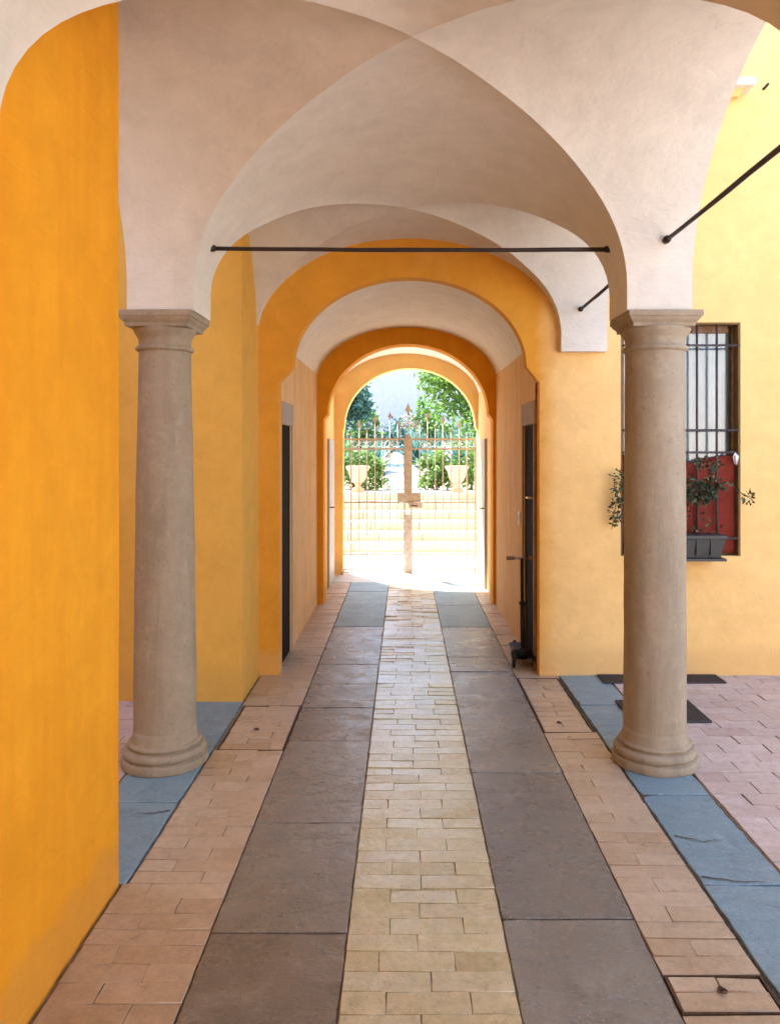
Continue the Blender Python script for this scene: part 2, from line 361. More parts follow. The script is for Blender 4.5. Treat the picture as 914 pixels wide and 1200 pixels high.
# ------------------------------------------------------------------ the vault
def Bf(y):                      # rise of the webs: the crown sinks a little towards the passage
    return 0.79 - 0.085*min(1.0, max(0.0, (y-2.93)/(YW-2.93)))
def wob(x, y):
    return 0.008*noise.noise(Vector((x*1.7, y*1.7, 3.1))) + 0.003*noise.noise(Vector((x*5, y*5, 9.1)))
def pinch(x, y, bay):
    yc, r = bay
    u = abs(x-X0)/A; v = abs(y-yc)/r
    if u > 1.02 or v > 1.02: return 0.0
    d = abs(u-v)*0.75
    return -0.034*math.exp(-(d/0.11)) * min(1.0, max(0.0, (1.0-max(u, v))*4))
def groin(x, y):
    z = wob(x, y)
    for b in BAYS: z += pinch(x, y, b)
    return z
vault = empty('groin_vault', (X0, 2.0, 0), 'cream plaster groin vault over the arcade walk, springing from the stone columns', 'vault')
NT = 40
def grid(mb, rows, flip=False):
    idx = [[mb.vert(p) for p in row] for row in rows]
    for r0, r1 in zip(idx, idx[1:]):
        for k in range(len(r0)-1):
            q = [r0[k], r0[k+1], r1[k+1], r1[k]]
            if flip: q = q[::-1]
            mb.face(q, True)
fs = [0.5*(1-math.cos(PI*i/18)) for i in range(19)]
# longitudinal web (runs from bay to bay)
bounds = [None] + BAYS + [None]
for i in range(len(bounds)-1):
    mb = MB(); rows = []
    for t in range(NT+1):
        th = PI*t/NT; c = math.cos(th)
        ya = YBACK if bounds[i] is None else bounds[i][0] + bounds[i][1]*abs(c)
        yb = YW+0.003 if bounds[i+1] is None else bounds[i+1][0] - bounds[i+1][1]*abs(c)
        rows.append([])
        for s in fs:
            x = X0 + A*c; y = ya + (yb-ya)*s
            rows[-1].append((x, y, ZS + Bf(y)*math.sin(th) + groin(x, y)))
    grid(mb, rows)
    mb.build('vault_web', M['cream'], vault)
# lateral cells, right and left, with the arch soffits
for (yc, r) in BAYS:
    for side in (1, -1):
        mb = MB(); rows = []
        for t in range(NT+1):
            ph = PI*t/NT; c = math.cos(ph)
            y = yc + r*c
            xa = X0 + side*A*abs(c); xb = XO_R if side > 0 else XO_L
            rows.append([])
            for s in fs:
                x = xa + (xb-xa)*s
                rows[-1].append((x, y, ZS + Bf(y)*math.sin(ph) + 0.10*max(0.0, abs(x-X0)-A*abs(c))/A*math.sin(ph) + groin(x, y)))
        grid(mb, rows)
        # outer spandrel above the arch
        xo = XO_R if side > 0 else XO_L
        for k in range(NT):
            p, q = rows[k][-1], rows[k+1][-1]
            mb.poly([p, q, (xo, q[1], 3.46), (xo, p[1], 3.46)])
        mb.build('vault_cell', M['cream'], vault)
# impost blocks between the cells (the vault's feet)
def impost(x0, x1, y0, y1, name='impost_block'):
    mb = MB(); mb.box((x0, y0, ZB), (x1, y1, ZS+0.004))
    mb.build(name, M['cream'], vault)
    mb = MB()
    return mb
PIERS_R = [(-0.45, -0.11), (1.69, 2.04), (3.93, 4.27)]
for (ya, yb) in PIERS_R:
    impost(XI_R, XO_R, ya, yb)
    mb = MB(); mb.poly([(XO_R, ya, ZS), (XO_R, yb, ZS), (XO_R, yb, 3.46), (XO_R, ya, 3.46)]); mb.build('spandrel', M['cream'], vault)
impost(XI_R, XO_R, 5.58, YW+0.02)
mb = MB(); mb.poly([(XO_R, 5.58, ZB), (XO_R, YW, ZB), (XO_R, YW, 3.46), (XO_R, 5.58, 3.46)]); mb.build('spandrel', M['cream'], vault)
impost(XO_L, XI_L, 3.93, 4.27)
for (ya, yb) in PIERS_R[:2]:
    impost(XI_L-0.15, XI_L, ya, yb)
mb = MB(); mb.poly([(XO_L, 3.93, ZS), (XO_L, 4.27, ZS), (XO_L, 4.27, 3.46), (XO_L, 3.93, 3.46)]); mb.build('spandrel', M['cream'], vault)
mb = MB(); mb.box((XO_L, YBACK, 3.44), (XO_R, YW, 4.7)); mb.build('upper_wall', M['yellow_court'], vault)  # unseen box above the vault, added to block light, height set for the sun

# ------------------------------------------------------------------ columns
def make_column(name, x, y, label, rb=0.157, rt=0.142):
    c = empty(name, (x, y, 0), label, 'column', 'sandstone columns of the arcade')
    mb = MB()
    prof = [(0.212, -0.01), (0.216, 0.0), (0.220, 0.004), (0.221, 0.008), (0.221, 0.040), (0.219, 0.044), (0.214, 0.046), (0.198, 0.047), (0.198, 0.051), (0.203, 0.054), (0.211, 0.063), (0.2135, 0.073), (0.210, 0.084),
            (0.200, 0.093), (0.189, 0.0965), (0.178, 0.097), (0.176, 0.101), (0.178, 0.105), (0.186, 0.108), (0.189, 0.115), (0.186, 0.122), (0.177, 0.1255), (0.170, 0.126), (0.170, 0.136), (0.167, 0.148), (0.163, 0.166), (rb+0.0006, 0.188)]
    mb.lathe((x, y, 0), prof, 64, jit=0.002); mb.build('base', M['stone'], c)
    mb = MB(); prof = []
    for i in range(29):
        t = i/28; z = 0.182 + (2.165-0.182)*t
        ent = rb + (rt-rb)*(t**1.7)
        prof.append((ent, z))
    mb.lathe((x, y, 0), prof, 72, jit=0.003, closed=False); mb.build('shaft', M['stone'], c)
    mb = MB()
    prof = [(rt, 2.163), (rt+0.006, 2.166), (rt+0.016, 2.172), (rt+0.018, 2.181), (rt+0.013, 2.189), (rt+0.004, 2.193), (rt+0.002, 2.20),
            (rt+0.002, 2.232), (rt+0.008, 2.240), (rt+0.014, 2.250), (rt+0.022, 2.262), (rt+0.028, 2.275), (rt+0.029, 2.283), (rt+0.01, 2.2845)]
    mb.lathe((x, y, 0), prof, 56, jit=0.001)
    # square abacus, moulded
    def sq(h, z): return [mb.vert((x+sx*h, y+sy*h, z)) for sx, sy in ((-1, -1), (1, -1), (1, 1), (-1, 1))]
    sp = [(0.150, 2.282), (0.158, 2.283), (0.160, 2.300), (0.163, 2.303), (0.168, 2.308), (0.176, 2.317), (0.181, 2.327), (0.186, 2.330), (0.188, 2.333), (0.188, 2.352), (0.186, 2.3605)]
    rg = [sq(h, z) for h, z in sp]
    for a, b in zip(rg, rg[1:]):
        for k in range(4): mb.face([a[k], a[(k+1) % 4], b[(k+1) % 4], b[k]])
    mb.face(rg[0][::-1]); mb.face(rg[-1])
    mb.build('capital', M['stone'], c)
    return c
make_column('stone_column', -1.268, 4.1, 'shaded brown sandstone column on the left, beside the near yellow wall', 0.160, 0.132)
make_column('stone_column', 1.325, 4.1, 'weathered tan sandstone column on the right, standing before the barred window', 0.160, 0.152)
make_column('stone_column', 1.31, 1.84, 'foremost sandstone column on the courtyard side, nearer than the two visible beside the walk')

# ------------------------------------------------------------------ tie rods
def rod(a, b, label, r=0.0115):
    mb = MB(); a = Vector(a); b = Vector(b)
    mid = [a.lerp(b, k/8)+Vector((0, 0, -0.006*math.sin(PI*k/8)+random.uniform(-0.0015, 0.0015))) for k in range(9)]
    mb.tube(mid, [r*random.uniform(0.92, 1.08) for k in range(9)], 10)
    for p, q in ((a, b), (b, a)):       # flattened collar where it enters the plaster
        d = (q-p).normalized(); mb.tube([p, p+d*0.05, p+d*0.056], [r*1.7, r*1.6, r], 8)
    return tag(mb.build('tie_rod', M['iron']), label, 'tie rod', 'iron tie rods under the vault')
rod((-1.055, 4.1, 2.718), (1.115, 4.1, 2.713), 'long dark iron tie rod crossing the walk between the two column heads')
rod((1.315, 1.99, 2.72), (1.315, 3.915, 2.705), 'dark iron tie rod running from the right column head towards the viewer')
rod((1.285, 4.285, 2.70), (1.265, 5.60, 2.66), 'short dark iron tie rod from the right column back to the courtyard wall')

# ------------------------------------------------------------------ walls with openings
def arch_fn(xc, half, zs, rise, p=2.0):
    return lambda x: zs + rise*max(0.0, 1-abs((x-xc)/half)**p)**(1/p)
def arch_wall(name, y0, y1, x0, x1, ztop, xc, half, zspring, rise, jl, jr, znotch, mat, parent=None, extra=None, soffit=None):
    """wall from y0 to y1 with one arched opening; the jambs jl, jr are wider apart than the arch"""
    xs = [jl] + [xc - half*math.cos(PI*i/36) for i in range(37)] + [jr]
    fn = arch_fn(xc, half, zspring, rise)
    zs = [znotch] + [fn(x) for x in xs[1:-1]] + [znotch]
    mb = MB()
    def panel(xa, xb, za0, zb0, z1):
        for (y, fl) in ((y0, False), (y1, True)):
            q = [(xa, y, za0), (xb, y, zb0), (xb, y, z1), (xa, y, z1)]
            mb.poly(q[::-1] if fl else q)
    holes = extra or []
    # plain part left and right of the arch
    def plainpart(xa, xb):
        cuts = sorted({xa, xb} | {h[0] for h in holes if xa < h[0] < xb} | {h[1] for h in holes if xa < h[1] < xb})
        for a, b in zip(cuts, cuts[1:]):
            hs = [h for h in holes if h[0] <= a+1e-6 and h[1] >= b-1e-6]
            z = 0.0 - 0.02
            for h in hs:
                panel(a, b, z, z, h[2]); z = h[3]
            panel(a, b, z, z, ztop)
    plainpart(x0, jl); plainpart(jr, x1)
    for i in range(len(xs)-1):
        panel(xs[i], xs[i+1], zs[i], zs[i+1], ztop)
        mb.poly([(xs[i], y0, zs[i]), (xs[i], y1, zs[i]), (xs[i+1], y1, zs[i+1]), (xs[i+1], y0, zs[i+1])], False, 1 if soffit else 0)
    mb.poly([(jl, y0, -0.02), (jl, y1, -0.02), (jl, y1, znotch), (jl, y0, znotch)], False, 1 if soffit else 0)
    mb.poly([(jr, y1, -0.02), (jr, y0, -0.02), (jr, y0, znotch), (jr, y1, znotch)], False, 1 if soffit else 0)
    for x in (x0, x1):
        mb.poly([(x, y0, -0.02), (x, y1, -0.02), (x, y1, ztop), (x, y0, ztop)])
    mb.poly([(x0, y0, ztop), (x1, y0, ztop), (x1, y1, ztop), (x0, y1, ztop)])
    for h in holes:
        a, b, c, d = h
        for q in ([(a, y0, c), (a, y1, c), (a, y1, d), (a, y0, d)], [(b, y1, c), (b, y0, c), (b, y0, d), (b, y1, d)],
                  [(a, y0, c), (b, y0, c), (b, y1, c), (a, y1, c)], [(a, y1, d), (b, y1, d), (b, y0, d), (a, y0, d)]):
            mb.poly(q, False, 0)
    return mb
WX0, WX1, WZ0, WZ1 = 1.578, 2.452, 0.872, 2.580
COURT_X = 7.2
wall = empty('courtyard_wall', (3.0, YW, 0), 'sunlit pale yellow plaster wall with the barred window and the first orange archway', 'wall')
mb = arch_wall('w', YW, YW+0.12, -1.395, COURT_X, 6.4, 0.0375, 0.854, 2.255, 0.655, -0.918, 0.985, 2.14, M['yellow_court'], extra=[(WX0, WX1, WZ0, WZ1)])
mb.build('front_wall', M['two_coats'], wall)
# unseen other sides of the courtyard, shaped and whitened for bounce light
mb = MB(); mb.box((COURT_X, -6.0, -0.02), (COURT_X+0.3, YW+0.2, 3.4)); mb.build('side_wall', M['facade'], wall)
mb = MB(); mb.box((XO_R-0.3, -6.3, -0.02), (COURT_X+0.3, -6.0, 5.0)); mb.build('rear_wall', M['facade'], wall)

# window inside the wall
win = MB()
yb = YW+0.10
for (a, b) in (((WX0, yb, WZ0), (WX0+0.05, yb+0.05, WZ1)), ((WX1-0.022, yb, WZ0), (WX1, yb+0.05, WZ1)),
               ((WX0+0.05, yb, WZ1-0.06), (WX1-0.05, yb+0.05, WZ1)), ((WX0+0.05, yb, WZ0), (WX1-0.05, yb+0.05, WZ0+0.06)),
               (((WX0+WX1)/2-0.035, yb+0.002, WZ0+0.06), ((WX0+WX1)/2+0.035, yb+0.048, WZ1-0.06))):
    win.box(a, b)
win = win.build('window', M['wood'], wall)
mb = MB(); mb.box((WX0+0.05, yb+0.02, WZ0+0.06), ((WX0+WX1)/2-0.035, yb+0.026, WZ1-0.06)); mb.box(((WX0+WX1)/2+0.035, yb+0.02, WZ0+0.06), (WX1-0.022, yb+0.026, WZ1-0.06)); mb.build('pane', M['glass'], win)
mb = MB(); rows = []
for j in range(2):
    rows.append([(WX0+0.03+(WX1-WX0-0.04)*i/80, yb+0.070+0.012*math.sin(i*0.75+0.6*math.sin(i*0.31))+0.006*math.sin(i*1.9), WZ0+0.02 if j == 0 else WZ1-0.02) for i in range(81)])
grid(mb, rows); mb.build('curtain', M['curtain'], win)
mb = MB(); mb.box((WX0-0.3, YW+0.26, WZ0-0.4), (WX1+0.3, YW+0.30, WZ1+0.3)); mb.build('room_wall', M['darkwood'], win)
mb = MB()
mb.box((WX1-0.012, YW+0.006, WZ0+0.004), (WX1-0.004, yb-0.002, WZ1-0.004)); mb.box((WX0+0.004, YW+0.006, WZ0+0.004), (WX0+0.012, yb-0.002, WZ1-0.004)); mb.box((WX0+0.013, YW+0.006, WZ1-0.012), (WX1-0.013, yb-0.002, WZ1-0.004)); mb.build('reveal', M['reveal'], win)
gr = MB(); yg = YW+0.028
for x in (1.625, 1.79, 1.955, 2.145, 2.29):
    gr.tube([(x, yg, WZ0), (x, yg, WZ1)], 0.0095, 8)
for z in (1.0, 1.63, 1.793, 2.415):
    gr.tube([(WX0, yg-0.012, z), (WX1, yg-0.012, z)], 0.0085, 8)
gr.build('iron_grille', M['grille'], win)

# red cloth tied across the lower half of the grille
mb = MB(); rows = []
for j in range(19):
    rows.append([])
    for i in range(49):
        u = i/48; v = j/18
        top = 1.615 - 0.035*math.sin(PI*u) - 0.03*math.exp(-((u-0.55)/0.12)**2)
        z = 0.885 + (top-0.885)*v
        y = YW+0.060 + 0.010*math.sin(u*17+v*1.3)*(0.4+0.6*v) + 0.010*noise.noise(Vector((u*5, v*5, 2)))
        rows[-1].append((WX0+0.016+(WX1-WX0-0.032)*u, y, z))
grid(mb, rows)
red = mb.build('red_cloth', M['red'])
sol = red.modifiers.new('thickness', 'SOLIDIFY'); sol.thickness = 0.003
tag(red, 'dark red cloth tied across the lower half of the barred window', 'cloth')
for (x, s) in ((WX0+0.05, 1), (WX1-0.035, 1)):
    mb = MB(); 
    for k in range(5):
        a = random.uniform(-0.5, 0.5)
        mb.tube([(x, yg-0.02, 1.625), (x+0.02*math.sin(a*3), yg-0.035, 1.60), (x+0.02*a, yg-0.03, 1.565-0.03*random.random())], [0.005, 0.004, 0.0015], 6)
    mb.build('tie_knot', M['whitecloth'], red)

# planter box and its plant
pb = empty('planter_box', (2.03, 5.56, 0.885), 'dark grey trough planter hung on the grille behind the right column', 'planter')
mb = MB(); px0, px1, py0, py1, pz0, pz1 = 1.76, 2.265, 5.455, 5.625, 0.885, 1.045
mb.box((px0, py0, pz0), (px1, py1, pz1-0.025), taper=(0.03, 0.02))
mb.bevbox((px0-0.012, py0-0.012, pz1-0.026), (px1+0.012, py1+0.002, pz1), 0.004)
for k in range(1, 5): mb.bevbox((px0+0.1*k-0.003, py0-0.004, pz0+0.02), (px0+0.1*k+0.004, py0+0.03, pz1-0.03), 0.001)
mb.build('trough', M['planter'], pb)
mb = MB(); mb.box((px0-0.02, 5.44, pz0-0.022), (px1+0.0, 5.645, pz0-0.004)); mb.build('tray', M['planter'], pb)
mb = MB()
grid(mb, [[(px0+0.005+(px1-px0-0.01)*i/40, py0+0.005+(py1-py0-0.01)*j/12, pz1-0.012+0.02*abs(noise.noise(Vector((i*0.45, j*0.5, 4))))) for i in range(41)] for j in range(13)], True)
mb.build('soil', M['soil'], pb)
def leaf(mb, p, d, L, W, r):
    d = Vector(d).normalized(); s = d.cross(Vector((random.uniform(-1, 1), random.uniform(-1, 1), random.uniform(-1, 1))))
    if s.length < 1e-3: s = d.orthogonal()
    s.normalize(); n = s.cross(d)
    p = Vector(p)
    pts = [p, p+d*L*0.35+s*W*0.5+n*W*0.12, p+d*L*0.75+s*W*0.36, p+d*L, p+d*L*0.75-s*W*0.36, p+d*L*0.35-s*W*0.5+n*W*0.12]
    mb.poly(pts, False, 0, r)
def plant(name, label, stems, clumps, mat, L=0.035, W=0.02):
    root = empty(name, stems[0][0], label, 'plant')
    sm = MB(); lm = MB()
    for st in stems:
        sm.tube(st, 0.0022, 5)
        for a, b in zip(st, st[1:]):
            a = Vector(a); b = Vector(b); n = max(2, int((b-a).length/0.016))
            for k in range(n):
                p = a.lerp(b, random.random())
                leaf(lm, p, (random.uniform(-1, 1), random.uniform(-1, 0.4), random.uniform(-0.6, 0.9)), L*random.uniform(0.6, 1.2), W*random.uniform(0.7, 1.1), random.random()**1.5)
    for (c, rad, n) in clumps:
        for k in range(n):
            v = Vector((random.gauss(0, 1), random.gauss(0, 1), random.gauss(0, 1))).normalized()*random.random()**0.4
            p = Vector(c)+Vector((v.x*rad[0], v.y*rad[1], v.z*rad[2]))
            leaf(lm, p, v+Vector((0, -0.3, -0.2)), L*random.uniform(0.6, 1.2), W*random.uniform(0.7, 1.2), random.random()**1.4)
    sm.build('stem', M['bark'], root); lm.build('foliage', mat, root)
    return root
def wx(px, d=5.5): return (px-474)*d/906
def wz(py, d=5.5): return 1.65+(527-py)*d/906
plant('potted_plant', 'straggly green plant trailing right from the planter across the red cloth',
      [[(2.0, 5.54, 1.04), (2.02, 5.5, 1.25), (wx(815), 5.47, wz(575)), (wx(850), 5.46, wz(566)), (wx(866), 5.5, wz(576)), (wx(878), 5.5, wz(584))],
       [(2.05, 5.54, 1.04), (wx(825), 5.5, wz(600)), (wx(832), 5.5, wz(560)), (wx(828), 5.48, wz(541)), (wx(812), 5.48, wz(537))],
       [(2.08, 5.54, 1.04), (wx(833), 5.5, wz(612)), (wx(828), 5.5, wz(606))],
       [(1.95, 5.54, 1.04), (wx(806), 5.5, wz(580)), (wx(838), 5.5, wz(548)), (wx(846), 5.5, wz(545))],
       [(2.14, 5.53, 1.04), (wx(840), 5.52, wz(622)), (wx(842), 5.5, wz(618))]],
      [((wx(815), 5.47, wz(577)), (0.13, 0.06, 0.075), 330), ((wx(834), 5.47, wz(568)), (0.07, 0.05, 0.045), 80), ((wx(876), 5.49, wz(583)), (0.035, 0.03, 0.04), 26),
       ((wx(826), 5.48, wz(543)), (0.09, 0.04, 0.04), 70), ((wx(795), 5.47, wz(565)), (0.08, 0.05, 0.12), 90)], M['leaf_pot'], 0.034, 0.021)
plant('hanging_plant', 'thin creeper hanging down the left edge of the barred window',
      [[(wx(738), 5.60, 1.36), (wx(733), 5.56, wz(555)), (wx(727), 5.55, wz(575)), (wx(722), 5.56, wz(600)), (wx(720), 5.58, wz(622))],
       [(wx(740), 5.60, 1.36), (wx(730), 5.56, wz(570)), (wx(726), 5.55, wz(600)), (wx(724), 5.56, wz(618))]],
      [((wx(731), 5.57, wz(570)), (0.06, 0.03, 0.13), 130), ((wx(724), 5.58, wz(600)), (0.04, 0.03, 0.11), 80), ((wx(722), 5.58, wz(560)), (0.02, 0.02, 0.03), 10)], M['leaf_pot'], 0.03, 0.016)

# small stone bracket high on the courtyard wall
bk = empty('wall_bracket', (2.36, YW, 4.2), 'small white stone ledge fixed high on the courtyard wall', 'bracket')
mb = MB(); mb.bevbox((1.9, YW-0.16, 4.245), (2.49, YW-0.001, 4.30), 0.004); mb.build('shelf', M['whitestone'], bk)
mb = MB(); mb.box((1.95, YW-0.10, 4.20), (2.44, YW-0.001, 4.246), taper=(0.03, 0.03)); mb.build('corbel', M['yellow_court'], bk)
mb = MB(); mb.tube([(2.62, YW+0.01, 4.285), (2.62, YW-0.03, 4.285), (2.635, YW-0.05, 4.305)], 0.009, 8)
tag(mb.build('wall_hook', M['iron']), 'tiny dark iron hook sticking out of the wall beside the stone ledge', 'hook')

# ------------------------------------------------------------------ near left wall, recess behind the left column
lw = MB(); NR = 30
def wl(y, z): return XI_L-0.016+0.006*noise.noise(Vector((0, y*1.3, z*1.3)))
ys = [YBACK+(2.94-YBACK)*i/24 for i in range(25)]; zs_ = [-0.02+3.48*i/16 for i in range(17)]
grid(lw, [[(wl(y, z), y, z) for y in ys] for z in zs_], True)
lw.poly([(wl(2.94, -0.02), 2.94, -0.02), (XO_L+0.004, 2.94, -0.02), (XO_L+0.004, 2.94, 3.46), (wl(2.94, 3.46), 2.94, 3.46)])
lw.poly([(XO_L+0.004, YBACK, -0.02), (XO_L+0.004, 2.94, -0.02), (XO_L+0.004, 2.94, 3.46), (XO_L+0.004, YBACK, 3.46)])
lw.poly([(XO_L+0.004, YBACK, -0.02), (XI_L, YBACK, -0.02), (XI_L, YBACK, 3.46), (XO_L+0.004, YBACK, 3.46)])
w = lw.build('plaster_wall', M['yellow'])
tag(w, 'deep orange yellow plaster wall filling the left edge nearest the viewer', 'wall')
rw = empty('recess_wall', (-1.4, 5.07, 0), 'yellow plaster wall standing behind the left column with its corner by the walk', 'wall')
mb = MB(); mb.box((-4.8, 5.07, -0.02), (XI_L+0.006, YW-0.002, 3.436)); mb.build('back_wall', M['ochre'], rw)
mb = MB(); mb.box((-4.8, 5.07, 3.436), (XO_L-0.003, YW-0.002, 9.5)); mb.build('upper_wall', M['ochre'], rw)  # unseen, raised to keep the sun from leaking into the walk
mb = MB(); mb.box((-5.1, 1.5, -0.02), (-4.8, YW, 5.4)); mb.build('side_wall', M['ochre'], rw)  # unseen, height set to dim the recess
mb = MB(); mb.box((-4.8, 1.5, -0.02), (XO_L-0.003, 1.8, 3.4)); mb.build('near_wall', M['ochre'], rw)  # unseen, kept low so the sun does not strike it
# unseen wall kept behind the viewer to close out light
mb = MB(); mb.box((XO_L, YBACK-0.2, -0.02), (XO_R, YBACK-0.002, 3.32))
mb.build('end_wall', M['yellow'], w)

# ------------------------------------------------------------------ passage
pas = empty('passage', (0.02, 7.0, 0), 'long barrel vaulted passage with worn peach walls behind the first archway', 'passage')
def barrel(y0, y1, xl, xr, zsp, rise, name='barrel_vault'):
    mb = MB(); rows = []; xc = (xl+xr)/2; a = (xr-xl)/2
    for t in range(33):
        th = PI*t/32
        rows.append([(xc+a*math.cos(th), y0+(y1-y0)*k/12, zsp+rise*math.sin(th)+0.7*wob(xc+a*math.cos(th), y0+(y1-y0)*k/12)) for k in range(13)])
    grid(mb, rows)
    return mb.build(name, M['limewash'], pas)
barrel(YW+0.115, Y2a+0.004, PL-0.012, PR+0.012, 2.36, 0.60)
barrel(Y2b-0.004, Y3a+0.004, PL-0.012, PR+0.012, 2.30, 0.62)
def side_wall(x, out, y0, y1, holes, mat, name='passage_wall'):
    """vertical wall in the plane x (facing the passage), thickness out; holes (y0, y1, z0, z1)"""
    mb = MB(); x2 = x+out; zt = 2.46
    cuts = sorted({y0, y1} | {h[0] for h in holes} | {h[1] for h in holes})
    for a, b in zip(cuts, cuts[1:]):
        z = -0.02
        for h in [h for h in holes if h[0] <= a+1e-6 and h[1] >= b-1e-6]:
            if h[2] > z: mb.poly([(x, a, z), (x, b, z), (x, b, h[2]), (x, a, h[2])])
            z = h[3]
        n = 6
        for k in range(n):
            mb.poly([(x, a, z+(zt-z)*k/n), (x, b, z+(zt-z)*k/n), (x, b, z+(zt-z)*(k+1)/n), (x, a, z+(zt-z)*(k+1)/n)])
    for (a, b, c, d) in holes:
        mb.poly([(x, a, c), (x2, a, c), (x2, a, d), (x, a, d)]); mb.poly([(x, b, c), (x2, b, c), (x2, b, d), (x, b, d)])
        mb.poly([(x, a, d), (x2, a, d), (x2, b, d), (x, b, d)])
    mb.poly([(x2, y0, -0.02), (x2, y1, -0.02), (x2, y1, zt), (x2, y0, zt)])
    return mb.build(name, mat, pas)
side_wall(PL, -0.30, YW+0.116, Y2a+0.002, [(5.82, 6.36, -0.02, 1.845)], M['peach'])
side_wall(PR, 0.30, YW+0.116, Y2a+0.002, [(5.82, 6.34, -0.02, 1.845)], M['peach'])
side_wall(PL, -0.30, Y2b-0.002, Y3a+0.002, [], M['yellow_court'])
side_wall(PR, 0.30, Y2b-0.002, Y3a+0.002, [], M['yellow_court'])
# doorways: lintel, jambs, near-black panel standing in for the dark opening
def doorway(x, s, y0, y1, fm):
    d = MB(); d.box((min(x+s*0.012, x+s*0.06), y0, -0.01), (max(x+s*0.012, x+s*0.06), y1, 1.843))
    dark_panel = d.build('door', M['darkwood'], pas)
    d = MB(); d.bevbox((min(x-s*0.012, x+s*0.03), y0-0.045, 1.846), (max(x-s*0.012, x+s*0.03), y1+0.05, 2.02), 0.004); d.build('lintel', M['lintel'], dark_panel)
    d = MB()
    for (a, b) in ((y0-0.045, y0-0.001), (y1+0.001, y1+0.03)):
        d.bevbox((min(x-s*0.010, x+s*0.03), a, -0.005), (max(x-s*0.010, x+s*0.03), b, 1.844), 0.003)
    d.build('jamb', fm, dark_panel)
    return dark_panel
dl = doorway(PL, -1, 5.82, 6.36, M['lintel'])
dr = doorway(PR, 1, 5.82, 6.34, M['wood'])
mb = MB(); mb.tube([(PR+0.004, 5.85, 1.285), (PR-0.035, 5.85, 1.285), (PR-0.04, 5.87, 1.285), (PR-0.04, 5.93, 1.283)], 0.008, 8); mb.bevbox((PR+0.003, 5.835, 1.20), (PR+0.0115, 5.865, 1.36), 0.002); mb.build('handle', M['brass'], dr)
mb = MB(); mb.bevbox((PR-0.014, 6.48, 1.02), (PR-0.001, 6.56, 1.13), 0.003); mb.bevbox((PR-0.019, 6.50, 1.05), (PR-0.013, 6.54, 1.10), 0.002)
tag(mb.build('light_switch', M['white']), 'small white light switch on the passage wall beyond the right doorway', 'switch')
for (x, s, y0, y1) in ((PL, 1, 9.30, 9.95), (PR, -1, 9.15, 9.55)):
    mb = MB(); mb.bevbox((min(x+s*0.03, x-s*0.01), y0, -0.005), (max(x+s*0.03, x-s*0.01), y1, 1.78), 0.004); dd = mb.build('side_door', M['greydoor'], pas)
    mb = MB(); mb.tube([(x+s*0.03, y0+0.08, 0.95), (x+s*0.07, y0+0.08, 0.95), (x+s*0.07, y0+0.17, 0.95)], 0.008, 6); mb.build('handle', M['iron'], dd)
mb = MB(); mb.box((-1.6, YW+0.122, 2.99), (1.8, Y3b-0.36, 5.6)); mb.build('upper_wall', M['yellow_court'], pas)
for xx, ss in ((PL-0.3, -1), (PR+0.3, 1)):
    mb = MB(); mb.box((min(xx, xx+ss*1.0)+0.003, YW+0.33, -0.02), (max(xx, xx+ss*1.0)-0.003, Y3a, 2.955)); mb.build('outer_wall', M['yellow_court'], pas)

mb = arch_wall('a2', Y2a, Y2b, PL-0.30, PR+0.30, 2.955, 0.039, 0.861, 2.03, 0.75, -0.866, 0.944, 1.97, M['yellow'])
tag(mb.build('archway', M['yellow']), 'middle orange archway inside the passage, darker than the pale arch by the gate', 'archway', 'archways of the passage')
mb = arch_wall('a3', Y3a, Y3b, PL-0.30, PR+0.30, 2.955, 0.071, 0.868, 1.96, 0.77, -0.815, 0.975, 1.90, M['yellow_court'])
tag(mb.build('archway', M['yellow_court']), 'farthest bright yellow archway framing the gate and the garden', 'archway', 'archways of the passage')
mb = MB(); mb.box((-7.0, Y3b-0.35, -0.05), (PL-0.31, Y3b-0.003, 5.6)); mb.box((PR+0.31, Y3b-0.35, -0.05), (8.0, Y3b-0.003, 5.6))
tag(mb.build('garden_wall', M['yellow_court']), 'yellow building wall facing the garden on both sides of the far archway', 'wall')

